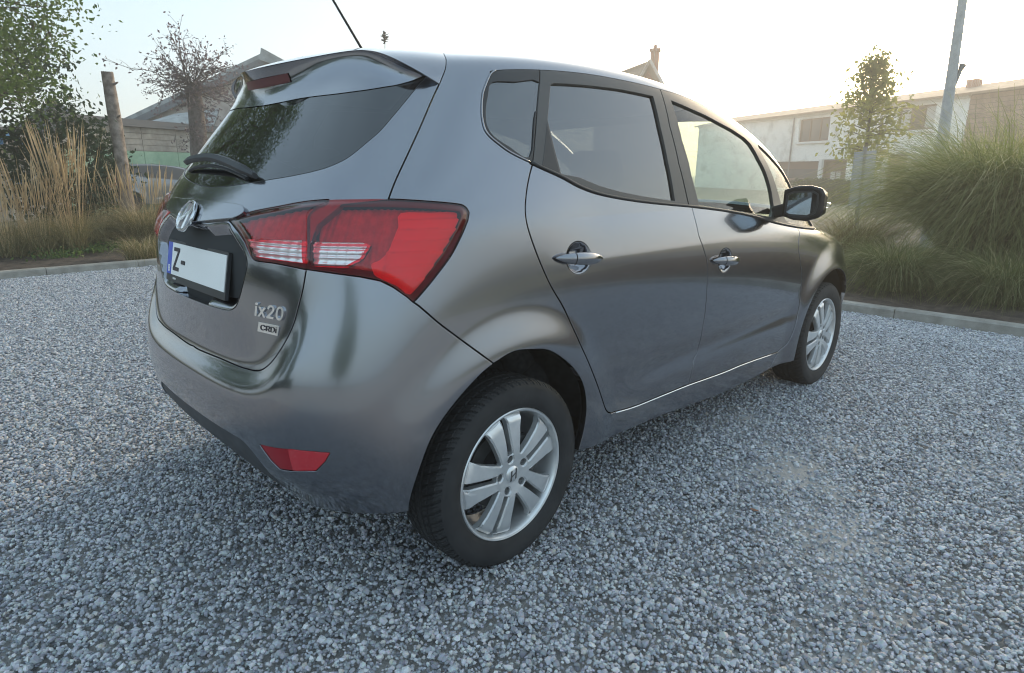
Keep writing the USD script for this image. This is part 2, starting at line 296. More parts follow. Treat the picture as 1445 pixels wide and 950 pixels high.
S = Surf()
UV={
 'lamp':[(0.853,5.506),(1.197,5.691),(1.573,5.811),(2.053,5.929),(2.589,5.983),(3.342,6.003),(3.823,6.003),(4.588,5.97),(5.406,5.915),(5.613,5.86),(5.705,5.753),(5.691,5.59),(5.578,5.25),(5.387,4.861),(5.08,4.498),(4.813,4.243),(4.662,4.118),(4.526,4.213),(4.234,4.377),(3.958,4.494),(3.575,4.562),(3.195,4.601),(2.844,4.635),(2.507,4.662),(1.877,4.725),(1.55,4.731),(1.447,4.798),(1.289,5.079),(1.134,5.262),(0.935,5.449)],
 'lampsplit':[(2.536,6.029),(2.568,5.92),(2.365,5.799),(2.299,5.68),(2.355,5.529),(2.487,5.124),(2.519,4.855),(2.526,4.613)],
 'gate_low':[(2.508,4.65),(2.462,4.322),(2.377,3.991),(2.297,3.698),(2.166,3.416),(2.033,3.193),(1.896,3.003),(1.728,2.844),(1.564,2.766),(1.339,2.733),(1.127,2.719),(0.708,2.717),(0.176,2.69),(0,2.698)],
 'clear1':[(1.31,5.131),(2.375,5.189),(2.47,4.772),(1.499,4.817)],
 'clear2':[(2.553,5.173),(3.572,5.17),(3.67,5.125),(3.568,4.89),(3.295,4.736),(2.634,4.738)],
 'gate_up':[(4.725,7.85),(4.38,7.338),(4.099,6.844),(3.909,6.361),(3.841,5.981)],
 'spoil_side':[(5.062,9.333),(4.867,8.92),(4.874,8.519),(4.86,8.174),(4.725,7.85)],
 'rglass':[(4.408,8.118),(4.28,8.018),(3.84,7.605),(3.459,7.249),(3.251,7.056),(3.023,6.896),(2.685,6.669),(2.435,6.561),(2.154,6.473),(1.702,6.375),(1.274,6.297),(0.526,6.169),(0.076,6.12)],
 'qglass':[(6.085,7.852),(6.55,7.868),(6.992,7.889),(6.884,7.289),(6.794,6.748),(6.441,6.881),(6.223,6.971),(6.077,7.059),(5.985,7.184),(5.964,7.286),(5.966,7.444),(6.004,7.601)],
 'dglass':[(7.245,7.892),(7.794,7.925),(8.314,7.946),(8.867,7.93),(8.809,7.388),(8.786,6.846),(8.819,6.132),(8.354,6.213),(8.071,6.281),(7.807,6.368),(7.537,6.491),(7.276,6.526),(7.188,6.924),(7.105,7.305),(7.148,7.576),(7.189,7.865)],
 'dtri':[(7.091,7.255),(7.255,6.513),(6.991,6.638)],
 'fglass':[(9.24,7.931),(9.616,7.868),(10.074,7.792),(10.721,7.608),(10.983,7.475),(11.031,7.369),(10.938,7.067),(10.945,6.739),(10.949,6.502),(10.906,6.252),(10.677,5.89),(9.577,6),(9.192,6.06),(9.12,6.703),(9.128,7.257)],
 'rdoor_rear':[(6.844,6.655),(6.786,6.436),(6.744,6.16),(6.731,5.815),(6.771,5.425),(6.886,4.862),(6.997,4.408),(7.109,4.013),(7.281,3.51),(7.449,2.86),(7.518,2.594),(7.745,1.787),(7.878,1.316),(7.938,1.178),(8.005,1.095)],
 'sillline':[(8.005,1.095),(8.332,1.01),(8.724,0.985),(9.179,0.96),(9.803,0.882),(10.248,0.863),(11.074,0.756)],
 'fdoor_front':[(11.074,0.756),(11.28,0.953),(11.381,1.388),(11.45,1.967),(11.434,2.673),(11.309,3.368),(11.192,4.238),(11.392,5.576)],
 'bpillar':[(9.108,8.136),(8.982,7.434),(8.954,6.851),(9.021,6.069)],
 'doorgap':[(9.07,6.019),(9.093,5.265),(9.11,4.803),(9.18,4.313),(9.237,3.966),(9.26,3.59),(9.283,3.085),(9.296,2.582),(9.287,2.101),(9.301,1.665),(9.23,1.498),(9.179,0.96)],
 'qgap':[(4.662,4.118),(4.828,4.018),(5.183,3.745),(5.646,3.354),(6.125,2.852)],
 'rearch':[(6.135,2.857),(6.445,2.967),(6.716,2.931),(7.013,2.805),(7.303,2.43),(7.492,2.017),(7.574,1.567),(7.575,1.141),(7.521,0.664)],
 'rearch2':[(6.135,2.857),(5.901,2.728),(5.478,2.388),(5.094,1.983),(4.798,1.484),(4.547,1.029),(4.454,0.81)],
 'sillbot':[(7.431,0.676),(8.046,0.482),(8.571,0.434),(8.987,0.369),(9.744,0.188),(10.499,0.153),(10.963,0.224)],
 'fog':[(1.738,1.659),(2.519,1.763),(2.945,1.776),(3.265,1.774),(3.156,1.645),(2.946,1.491),(2.609,1.447),(2.068,1.366),(1.906,1.468)],
 'spoil_low':[(0.935,7.684),(1.324,7.7),(1.757,7.719),(2.266,7.756),(2.767,7.796),(3.226,7.844),(3.513,7.875),(3.929,7.956),(4.308,8.05)],
 'brightz':[(4.166,5.804),(4.897,5.797),(5.452,5.794),(5.538,5.68),(5.489,5.387),(5.232,4.903),(4.891,4.482),(4.589,4.247),(4.293,4.399),(3.861,4.559),(3.773,4.657),(3.734,4.794),(3.9,4.87),(4.058,5.053),(4.125,5.285),(4.185,5.521)],
 'lampfacet':[(0.858,5.494),(1.595,5.536),(2.277,5.54)],
 'rib0':[(4.552,5.64),(5.109,5.686)],
 'rib1':[(4.482,5.405),(5.08,5.41)],
 'rib2':[(4.363,5.178),(4.977,5.207)],
 'rib3':[(4.213,4.958),(4.922,4.988)],
 'rib4':[(4.051,4.742),(4.744,4.768)],
}

DLO = [(6.14,8.11),(6.04,8.02),(5.95,7.81),(5.89,7.66),(5.87,7.53),(5.87,7.30),(5.93,7.12),(6.03,7.02),(6.17,6.94),(6.45,6.80),(6.81,6.67),(7.26,6.49),(7.52,6.34),(7.80,6.22),(8.21,6.12),(8.63,6.06),(9.07,6.02),(9.63,5.95),(10.24,5.83),(10.72,5.66),(11.39,5.52),(12.30,5.45),(12.62,5.62),(12.74,6.05),(12.6,6.5),(12.3,6.9),(11.85,7.27),(11.42,7.64),(10.99,7.93),(10.34,8.11),(9.66,8.17),(9.11,8.17),(8.37,8.19),(7.83,8.2),(7.08,8.17)]
AGLASS = [(11.46,7.38),(11.8,7.1),(12.2,6.78),(12.48,6.45),(12.6,6.05),(12.5,5.72),(12.2,5.62),(11.4,5.72),(11.12,5.82),(11.22,6.35),(11.18,6.78),(11.22,7.15)]

def dens(pts, n=8, closed=False):
    """Catmull-Rom through the points"""
    p_ = np.asarray(pts, float)
    q = np.vstack([p_[-1], p_, p_[0], p_[1]]) if closed else np.vstack([2*p_[0]-p_[1], p_, 2*p_[-1]-p_[-2]])
    out = []
    for i in range(1, len(q)-2):
        t = np.linspace(0, 1, n, endpoint=False)[:, None]
        a, b, c, e = q[i-1], q[i], q[i+1], q[i+2]
        out.append(.5*(2*b+(c-a)*t+(2*a-5*b+4*c-e)*t*t+(3*b-a-3*c+e)*t**3))
    if not closed: out.append(p_[-1:])
    return np.concatenate(out)
def poly(*parts):
    p_ = Polygon(np.vstack([np.asarray(a, float).reshape(-1, 2) for a in parts]))
    return p_ if p_.is_valid else p_.buffer(0)
def biggest(g):
    return max(g.geoms, key=lambda a: a.area) if hasattr(g, 'geoms') else g
def surf(uv, off=0.0):
    uv = np.atleast_2d(uv)
    if callable(off):
        f = lambda q: S.at(q, off(q))[0]
        P0, N0 = S.at(uv); P = f(uv); e = .02
        a = f(uv+[e, 0])-f(uv-[e, 0]); b = f(uv+[0, e])-f(uv-[0, e]); n = np.cross(a, b); l = np.linalg.norm(n, axis=1, keepdims=True)
        n = np.where(l > 1e-9, n/np.maximum(l, 1e-12), N0); n *= np.sign(np.sum(n*N0, 1, keepdims=True)+1e-9)
        return P, n
    return S.at(uv, off)
def jac(uv):
    e = .01; uv = np.asarray(uv, float); hi, lo = np.clip(uv+[e, 0], 0, 16), np.clip(uv-[e, 0], 0, 16); a = (S.at(hi)[0]-S.at(lo)[0])/np.maximum(hi-lo, 1e-6)[:, :1]; b = (S.at(uv+[0, e])[0]-S.at(uv-[0, e])[0])/(2*e)
    return a, b
def resample(ring, step=.035):
    r = np.asarray(ring.coords)[:-1] if ring.is_closed else np.asarray(ring.coords)
    out = []
    for a, b in zip(r, np.roll(r, -1, 0)):
        n = max(1, int(np.ceil(np.hypot(*(b-a))/step)))
        out.append(a+(b-a)*np.arange(n)[:, None]/n)
    return np.concatenate(out)
def outward(r, ccw=True):
    """3-D direction in the surface pointing out of the ring at each of its points, and the matching step in (u, v) per metre"""
    P, N = S.at(r); t = np.roll(P, -1, 0)-np.roll(P, 1, 0); t /= np.linalg.norm(t, axis=1, keepdims=True)+1e-12
    b = np.cross(t, N); b /= np.linalg.norm(b, axis=1, keepdims=True)+1e-12
    if not ccw: b = -b
    a1, a2 = jac(r)
    A11, A12, A22 = np.sum(a1*a1, 1), np.sum(a1*a2, 1), np.sum(a2*a2, 1); r1, r2 = np.sum(a1*b, 1), np.sum(a2*b, 1)
    det = A11*A22-A12*A12+1e-12
    return b, np.stack([(A22*r1-A12*r2)/det, (A11*r2-A12*r1)/det], 1)
def inset(pg, d):
    """the polygon shrunk by d metres on the body surface (the centre line u = 0 stays)"""
    if pg.geom_type != 'Polygon': pg = biggest(pg)
    pg = shapely.geometry.polygon.orient(pg, 1.0); rings = []
    for ring in [pg.exterior, *pg.interiors]:
        r = resample(ring); _, s = outward(r)
        s = np.clip(s*d, -.12, .12); s[(r[:, 0] < .006) | (r[:, 0] > 15.99)] *= [0, 1]
        rings.append(r - s)
    q = Polygon(rings[0], rings[1:])
    return biggest(q if q.is_valid else q.buffer(0))
def patch(pg, off=0.0, step=1):
    """triangles of the body surface inside a (u, v) polygon, cell by cell"""
    U, V = S.U[::step], S.V[::step]
    u0, v0, u1, v1 = pg.bounds
    i0, i1 = np.searchsorted(U, [u0, u1]); j0, j1 = np.searchsorted(V, [v0, v1]); i0, j0 = max(i0-1, 0), max(j0-1, 0)
    ii, jj = np.meshgrid(np.arange(i0, min(i1+1, len(U)-1)), np.arange(j0, min(j1+1, len(V)-1)))
    ii, jj = ii.ravel(), jj.ravel()
    cells = shapely.box(U[ii], V[jj], U[ii+1], V[jj+1]); shapely.prepare(pg)
    inside = shapely.contains(pg, cells); cut = shapely.intersects(pg, cells) & ~inside
    quads = np.stack([np.stack([U[ii], V[jj]], 1), np.stack([U[ii+1], V[jj]], 1), np.stack([U[ii+1], V[jj+1]], 1), np.stack([U[ii], V[jj+1]], 1)], 1)[inside]
    uv = quads.reshape(-1, 2); k = np.arange(len(quads))*4
    F = np.concatenate([np.stack([k, k+1, k+2], 1), np.stack([k, k+2, k+3], 1)]) if len(k) else np.zeros((0, 3), int)
    pieces = shapely.intersection(cells[cut], pg)
    tri = shapely.get_parts(shapely.constrained_delaunay_triangles(pieces[~shapely.is_empty(pieces)]))
    tri = tri[shapely.get_type_id(tri) == 3]
    if len(tri):
        c = shapely.get_coordinates(tri).reshape(-1, 4, 2)[:, :3]
        e1, e2 = c[:, 1]-c[:, 0], c[:, 2]-c[:, 0]; a = e1[:, 0]*e2[:, 1]-e1[:, 1]*e2[:, 0]
        c[a < 0] = c[a < 0][:, ::-1]; c = c[np.abs(a) > 1e-10]
        F = np.concatenate([F, len(uv)+np.arange(len(c)*3).reshape(-1, 3)]); uv = np.concatenate([uv, c.reshape(-1, 2)])
    key = np.round(uv*1e5).astype(np.int64); _, first, inv = np.unique(key, axis=0, return_index=True, return_inverse=True)
    uv = uv[first]; F = inv.ravel()[F]; F = F[(F[:, 0] != F[:, 1]) & (F[:, 1] != F[:, 2]) & (F[:, 0] != F[:, 2])]
    P, N = surf(uv, off)
    return P, F, N
def skirt(pg, depth=.02, off=0.0, bev=.0016):
    """rounded edge that turns inwards round a panel"""
    pg = shapely.geometry.polygon.orient(pg, 1.0); VV, FF, NN = [], [], []; base = 0
    for ring in [pg.exterior, *pg.interiors]:
        r = resample(ring); b, _ = outward(r); P, N = surf(r, off)
        mid = (N+b)/np.linalg.norm(N+b, axis=1, keepdims=True)
        rows = [(P, N), (P+b*bev*.7-N*bev*.3, mid), (P+b*bev-N*bev, b), (P+b*bev-N*depth, b)]
        n = len(r); use = ~((r[:, 0] < .006) & (np.roll(r, -1, 0)[:, 0] < .006)) & ~((r[:, 0] > 15.99) & (np.roll(r, -1, 0)[:, 0] > 15.99))
        for P_, N_ in rows: VV.append(P_); NN.append(N_)
        i = np.arange(n)[use]; j = ((np.arange(n)+1) % n)[use]
        for k in range(3):
            a, c = base+k*n, base+(k+1)*n
            FF += [np.stack([a+i, c+i, c+j], 1), np.stack([a+i, c+j, a+j], 1)]
        base += 4*n
    return np.concatenate(VV), np.concatenate(FF), np.concatenate(NN)
def join(*ms):
    V, F, N, b = [], [], [], 0
    for v, f, n in ms: V.append(v); F.append(f+b); N.append(n); b += len(v)
    return np.concatenate(V), np.concatenate(F), np.concatenate(N)
def flip(mm):
    v, f, n = mm; return v*[1, -1, 1], f[:, ::-1], n*[1, -1, 1]
def geo_normals(v, f):
    t = trimesh.Trimesh(v, f, process=False); return np.array(t.vertex_normals)
def put(name, mm, material, parent): return obj(name, mm[:2], material, parent, normals=mm[2])
def both(name, mm, material, parents):
    """the right-hand part and its mirror image on the left"""
    return [put(name, mm, material, parents[0]), put(name, flip(mm), material, parents[1])]
def panel(pg, gap=.0031, depth=.022, off=0.0, edge=True):
    q = inset(pg, gap) if gap else biggest(pg)
    return join(patch(q, off), skirt(q, depth, off)) if edge else patch(q, off)
def backing(pg, d=-.03, step=4):
    v, f, n = patch(inset(pg, .004), d, step); return v, f[:, ::-1], -n
def uv_xz(x, z, u, v):
    for _ in range(40):
        P = S.at([[u, v]])[0][0]; a, b = jac(np.array([[u, v]])); J = np.array([[a[0, 0], b[0, 0]], [a[0, 2], b[0, 2]]])
        st = np.linalg.solve(J+np.eye(2)*1e-9, [x-P[0], z-P[2]]); u += np.clip(st[0], -.3, .3); v += np.clip(st[1], -.3, .3)
        u, v = min(max(u, 4), 15.5), min(max(v, -.0), 9)
    return u, v

L_ = UV['lamp']
lamp_pg = Polygon(np.vstack([dens(L_[0:11], 5), dens(L_[11:17], 5), dens(L_[17:27], 5), L_[27:]])).buffer(0)
split = dens(UV['lampsplit'][::-1], 5)
left_of = poly(split, [(2.54, 6.3), (-1, 6.3), (-1, 4.3), (2.48, 4.3)])
lamp_gate, lamp_quarter = biggest(lamp_pg.intersection(left_of)), biggest(lamp_pg.difference(left_of))
gate_low = dens(UV['gate_low'], 5); gate_low[-1, 0] = 0; gate_low[-1, 1] = 2.70
gate_out = poly(gate_low[::-1], [(2.51, 4.62)], [(2.54, 5.5)], [(2.9, 5.9)], [(3.82, 5.99)], dens(UV['gate_up'][::-1], 5), [(4.55, 8.1), (4.2, 8.35), (3.6, 8.42), (0, 8.42)])
rg = dens(UV['rglass'], 5); rg[-1] = (0, 6.12)
rglass = poly([(0, 8.3), (3.9, 8.28)], rg)
recess = poly([(0, 5.24)], dens([(.45, 5.33), (.84, 5.42), (.99, 5.28), (1.14, 5.1), (1.29, 4.9), (1.38, 4.68), (1.34, 4.4), (1.2, 3.95), (1.08, 3.76), (.9, 3.69), (.5, 3.67)], 5), [(0, 3.67)])
garnish = poly([(0, 5.31), (.3, 5.37), (.84, 5.49)], dens([(.98, 5.52), (1.09, 5.6), (1.12, 5.69), (1.04, 5.78), (.88, 5.81)], 4), [(.25, 5.825), (0, 5.83)])
valance = poly([(0, 1.58), (1.22, 1.58)], dens([(1.3, 1.57), (1.42, 1.5), (1.55, 1.36), (1.62, 1.2)], 4), [(1.42, .42), (1.3, .3), (0, .3)])
fog = poly(dens(UV['fog'], 1))
bumper = poly(gate_low[::-1], L_[23:15:-1], dens(UV['qgap'], 4)[1:], dens(UV['rearch2'], 5)[1:], dens([(4.45, .81), (4.05, .76), (3.54, .70), (2.95, .62), (2.24, .45), (1.62, .32), (1.42, .42)], 3)[1:], [(1.62, 1.2), (1.42, 1.5), (1.22, 1.58), (0, 1.58)]).difference(valance)
sp_reg = poly([(0, 8.0), (0, 9.2), (4.55, 9.18)], dens(UV['spoil_side'], 4), [(4.55, 8.1), (4.2, 8.3), (3.6, 8.35)])
dlo = poly(dens(DLO, 4, True))
rr, sl, dg, ff = (dens(UV[k], 5) for k in ('rdoor_rear', 'sillline', 'doorgap', 'fdoor_front'))
sl_a, sl_b = dens(UV['sillline'][:4], 4), dens(UV['sillline'][3:], 4)
rdoor = poly(rr, sl_a[1:], dg[::-1][1:]).union(poly([(6.84, 6.66), (9.07, 6.02), (8.5, 7), (7.5, 7)])).difference(dlo)
rdoor = biggest(rdoor)
fdoor = biggest(poly(dg, sl_b[1:], ff[1:], [(11.39, 5.58), (10.5, 6.2), (9.07, 6.03)]).difference(dlo))
arch_r = poly(dens(UV['rearch2'][::-1], 4), dens(UV['rearch'], 4)[1:], [(7.5, -.2), (4.45, -.2)])
fa = [uv_xz(2.615+.402*math.cos(a), .307+.402*math.sin(a), 12.45-1.2*math.cos(math.pi-a)*-1, 1+2*math.sin(a)) for a in np.radians(np.linspace(184, -4, 30))]
arch_f = poly(fa, [(fa[-1][0], -.3), (fa[0][0], -.3)])
below = poly([(3, -.5), (16.5, -.5), (16.5, .35), (13.8, .35), (fa[-1][0], .3), (fa[0][0], .22), (10.96, .22)], dens(UV['sillbot'][::-1], 3), [(7.3, .7), (6, .7)])
wind = poly(dens([(16, 6.2), (14.5, 6.2), (13.2, 6.22), (12.98, 6.4), (12.85, 6.8), (12.65, 7.3), (12.5, 7.8), (12.5, 8.2), (12.9, 8.38), (14.5, 8.42), (16, 8.42)], 4))
fend_line = ff.tolist()
fender_reg = poly(ff, [(11.41, 5.5), (12.3, 5.40), (13.2, 5.15), (13.55, 4.6), (13.5, 3.5), (13.45, -.1), (10.8, -.1)])
fbump = poly([(13.45, .35), (16, .35), (16, 4.3), (13.55, 4.5), (13.5, 3.5)])
hood = poly([(12.62, 5.5), (13.25, 5.2), (13.6, 4.62), (16, 4.4), (16, 6.05), (13.2, 6.07), (12.9, 6.0)])
shell = Polygon([(0, 0), (16, 0), (16, 9.98), (0, 9.98)])
for g in (gate_out, sp_reg, lamp_pg, bumper, valance, Polygon([(-.1, -.1), (4.4, -.1), (4.4, 2), (-.1, 2)]), rdoor, fdoor, dlo, arch_r, arch_f, below, wind, fbump, hood, fender_reg):
    shell = shell.difference(g.buffer(.004))
shell = biggest(shell)
fender = biggest(fender_reg.difference(unary_union([arch_f, below, fdoor, dlo, hood, fbump]).buffer(.004)))

car = thing('parked_car', 'grey metallic five door hatchback parked on the gravel, seen from its rear right corner', 'car')
CC = (car, car)
body = both('body_shell', panel(shell), M['paint'], CC)
ring = np.concatenate([S.P[int(9.98*S.mv), ::4], (S.P[int(9.98*S.mv), ::4]*[1, -1, 1])[::-1]])
rp = Polygon(ring[:, :2]).buffer(0); rv, rf = trimesh.creation.triangulate_polygon(rp, engine='earcut')
rt = trimesh.Trimesh(np.column_stack([rv, np.full(len(rv), ring[:, 2].mean()+.004)]), rf); rt.invert() if rt.face_normals[:, 2].mean() < 0 else None
obj('roof_panel', rt, M['paint'], car)
both('inner_trim', backing(shell), M['trim'], body)
both('front_fender', panel(fender), M['paint'], CC)
def ellipse_uv(x, z, rx, rz_, u, v, tilt=0.0, n=36):
    return poly([uv_xz(x+rx*math.cos(a)*math.cos(tilt)-rz_*math.sin(a)*math.sin(tilt), z+rx*math.cos(a)*math.sin(tilt)+rz_*math.sin(a)*math.cos(tilt), u, v) for a in np.linspace(0, 2*np.pi, n, endpoint=False)])
def dist_off(pg, depth, width, su, sv):
    """offset that grows from 0 at the polygon's edge to depth, width metres inside"""
    ext = affinity.scale(pg, su, sv, origin=(0, 0)).exterior if pg.bounds[0] > .01 else LineString([(a*su, b*sv) for a, b in pg.exterior.coords if a > .004])
    shapely.prepare(ext); pp = affinity.scale(pg, su, sv, origin=(0, 0)); shapely.prepare(pp)
    def f(uv):
        pt = shapely.points(uv[:, 0]*su, uv[:, 1]*sv); dd = shapely.distance(pt, ext); dd = np.where(shapely.intersects(pp, pt), dd, 0)
        return depth*sst(0, width, dd)
    return f
rdoors = fdoors = None
for nm, pg, (hx, hz), trim_name in (('rear_door', rdoor, (.285, .983), 0), ('front_door', fdoor, (1.275, .884), 1)):
    cup = ellipse_uv(hx, hz, .062, .052, 7.5 if not trim_name else 9.6, 4.5 if not trim_name else 3.9, -.08)
    ds = both(nm, panel(pg.difference(cup)), M['paint'], CC)
    both('inner_trim', backing(pg), M['trim'], ds)
    both('handle_cup', patch(cup, dist_off(cup, -.026, .03, .42, .145)), M['paint'], ds)
    # spindle-shaped handle bridging the cup
    tt = np.linspace(-1, 1, 25); c0 = S.at([uv_xz(hx, hz, 7.5 if not trim_name else 9.6, 4.4 if not trim_name else 3.9)])[0][0]
    hv = trimesh.Trimesh(*[np.array(a) for a in (lambda q: (q.vertices, q.faces))(lathe([(max(1e-4, .0205*(1-abs(t)**2.3)**.75), t*.122) for t in tt], 28))], process=False)
    V = hv.vertices.copy(); X, W, Z = V[:, 0], V[:, 1], V[:, 2]
    ax = np.array([math.cos(-.085), 0, math.sin(-.085)]); up = np.array([.085, 0, 1.0])
    bow = .021*(1-(W/.122)**2)+.006
    V2 = c0 + W[:, None]*ax + (Z*1.0)[:, None]*up + np.stack([0*W, -(bow+X*.62), 0*W], 1)
    hm = trimesh.Trimesh(V2, hv.faces, process=False)
    if hm.volume < 0: hm.invert()
    hm = (np.array(hm.vertices), np.array(hm.faces), np.array(hm.vertex_normals))
    both('door_handle', hm, M['paint'], ds)
    if trim_name: fdoors = ds
    else: rdoors = ds
    both('handle_seam', (lambda q: (q[0], q[1], geo_normals(*q[:2])))((lambda t: (np.array(t.vertices), np.array(t.faces)))(tube([c0+ax*(-.05)+up*.0212*math.sin(a)*.98+np.array([0, -(.021*(1-(.05/.122)**2)+.006+.0212*.62*math.cos(a)*.98), 0]) for a in np.linspace(-1.5, 1.5, 9)], .0009, 5))), M['black'], ds)

# side glazing: dark frames flush with the body, panes a little behind them
qg, dgl, fg, ag, dt = (poly(dens(UV[k], 3, True)) for k in ('qglass', 'dglass', 'fglass', 'fglass', 'dtri'))
fg = poly(UV['fglass']); dgl = poly(UV['dglass']); ag = poly(dens(AGLASS, 3, True)); dt = poly(UV['dtri'])
cpil = LineString([(7.03, 8.4), (7.0, 7.9), (6.92, 7.3), (6.84, 6.66), (6.82, 6.3)])
bpil = LineString([(9.11, 8.5), (9.11, 8.14), (8.98, 7.43), (8.95, 6.85), (9.02, 6.07), (9.07, 5.9)])
cuts = unary_union([cpil.buffer(.008), bpil.buffer(.007)])
zones = sorted(dlo.difference(cuts).geoms, key=lambda g: g.centroid.x)
zones = [z for z in zones if z.area > .05]
names = [('quarter_window_frame', [qg], CC), ('window_frame', [dgl], rdoors), ('window_frame', [fg, ag], fdoors)]
for (nm, holes, par), z in zip(names, zones):
    q = z.difference(unary_union(holes))
    both(nm, panel(q, .0012, .016, .0005), M['frame'] if nm != 'quarter_window_frame' else M['black'], par)
both('quarter_window', patch(qg.buffer(.03), -.004), M['privacy'], CC)
both('window_glass', patch(dgl.buffer(.03), -.009), M['privacy'], rdoors)
both('window_corner_cover', panel(dt, .001, .006, .0012), M['black'], rdoors)
both('window_glass', patch(fg.buffer(.03), -.009), M['tint'], fdoors)
both('corner_window', patch(ag.buffer(.03), -.006), M['tint'], CC)
for g_ in getattr(cuts.intersection(dlo.buffer(-.01)).buffer(.02).intersection(dlo), 'geoms', []): both('window_seal', patch(g_, -.014), M['black'], CC)
# chrome-like bright edge round the quarter window and along the belt
def strip_on(line, w, h, off=.001):
    r = np.asarray(line); P, N = S.at(r, off); return tube(P+N*h*.3, w, 6)
edge_line = dens(DLO[0:11], 4)
both('window_edge_strip', (lambda t: (np.array(t.vertices), np.array(t.faces), np.array(t.vertex_normals)))(strip_on(edge_line, .0028, .002)), M['paint'], CC)
both('belt_moulding', (lambda t: (np.array(t.vertices), np.array(t.faces), np.array(t.vertex_normals)))(strip_on(dens(DLO[10:22], 4), .0055, .004)), M['black'], CC)
sill_l = np.array(UV['sillline']); sl3 = dens(sill_l-[0, .03], 4)
both('sill_strip', (lambda t: (np.array(t.vertices), np.array(t.faces), np.array(t.vertex_normals)))(strip_on(sl3[1:], .0032, .001, .0)), M['chrome'], CC)

# centre panels are built as a half and its mirror image, joined
def centre(mm): return join(mm, flip(mm))
gate_pg = gate_out.difference(unary_union([lamp_gate.buffer(.006), rglass.buffer(.004), recess]))
gate = put('tailgate', centre(panel(gate_pg)), M['paint'], car)
put('plate_recess', centre(join(patch(recess, dist_off(recess, -.036, .035, .30, .135)))), M['paint'], gate)
put('handle_garnish', centre(panel(garnish, .001, .012, .010)), M['paint'], gate)
put('inner_trim', centre(backing(biggest(gate_out.difference(rglass)))), M['trim'], gate)
rwin = put('rear_window', centre(patch(rglass.buffer(.0), -.002)), M['rear_glass'], car)
frit = rglass.difference(inset(rglass, .05)).difference(Polygon([(-1, 6.4), (.02, 6.4), (.02, 8.2), (-1, 8.2)]))
put('glass_border', centre(patch(biggest(frit), -.007)), M['gloss_black'], rwin)
put('rear_window_seal', centre(skirt(inset(rglass, -.001), .012)), M['black'], car)
bmp_pg = bumper.difference(fog.buffer(.004))
bmp = put('rear_bumper', centre(panel(bmp_pg, depth=.03)), M['paint'], car)
put('lower_valance', centre(panel(valance, .001, .03, -.004)), M['valance'], bmp)
put('inner_trim', centre(backing(bumper, -.04)), M['trim'], bmp)
fog_in = fog.intersection(shapely.box(0, 0, 2.42, 5)); fog_out = fog.intersection(shapely.box(2.42, 0, 9, 5))
both('bumper_reflector', panel(fog_out, .0008, .012, -.001), M['reflector'], (bmp, bmp)); both('bumper_reflector', panel(fog_in, .0008, .012, -.0025), M['reflector_dark'], (bmp, bmp))
wnd = put('windscreen', centre(patch(wind, -.003)), M['tint'], car)
put('bonnet', centre(panel(hood)), M['paint'], car)
fbp = put('front_bumper', centre(panel(fbump)), M['paint'], car)

# tail lamps: tinted lens over separate reflectors
c1, c2 = poly(UV['clear1']), poly(dens(UV['clear2'], 1)); c1i, c2i = c1, c2
pil = dist_off(lamp_pg, .010, .022, .115, .135)
lens_off = lambda uv: .001 + pil(uv)
for nm, pg, clear in (('tail_lamp', lamp_gate, c1), ('tail_lamp', lamp_quarter, c2)):
    q = inset(pg, .0018)
    lm = both(nm, join(patch(q.difference(clear), lens_off), skirt(q, .014, lens_off)), M['red_lens'], CC)
    both('clear_lens', patch(clear, lens_off), M['clear_lens'], lm)
    back = lambda uv, k=0: -.026+0*uv[:, 0]
    rib = lambda uv: -.014+.007*np.abs(((uv[:, 1]*9.0) % 1)-.5)*2+.003*np.abs(((uv[:, 0]*11.0) % 1)-.5)*2
    both('clear_reflector', patch(clear.buffer(.02), rib), M['lamp_silver'], lm)
    if pg is lamp_quarter:
        bz = poly(dens(UV['brightz'], 3, True))
        stepped = lambda uv: -.020+.013*((uv[:, 1]*4.3+.12*uv[:, 0]) % 1)*(uv[:, 1] < 5.66)*(uv[:, 0] > 4.0+.0*uv[:, 1])
        both('bright_reflector', patch(bz, stepped), M['lamp_white'], lm)
        rest = q.difference(unary_union([bz, clear.buffer(.02)]))
        edge = rest.difference(inset(pg, .024)); inner = rest.intersection(inset(pg, .024))
        for g in getattr(inner, 'geoms', [inner]):
            if g.geom_type == 'Polygon' and g.area > .03: both('dull_reflector', patch(g, lambda uv: -.026+.006*np.abs(((uv[:, 0]*7.0) % 1)-.5)*2), M['lamp_grey'], lm)
        for g in getattr(edge, 'geoms', [edge]):
            if g.geom_type == 'Polygon' and g.area > .01: both('lamp_housing', patch(g, -.006), M['lamp_dark'], lm)
    else:
        rest = q.difference(clear.buffer(.02))
        edge = rest.difference(inset(pg, .012)); inner = rest.intersection(inset(pg, .012))
        for g in getattr(inner, 'geoms', [inner]):
            if g.geom_type == 'Polygon' and g.area > .02: both('dull_reflector', patch(g, lambda uv: -.025+.006*np.abs(((uv[:, 0]*7.0) % 1)-.5)*2), M['lamp_grey'], lm)
        for g in getattr(edge, 'geoms', [edge]):
            if g.geom_type == 'Polygon' and g.area > .01: both('lamp_housing', patch(g, -.008), M['lamp_dark'], lm)

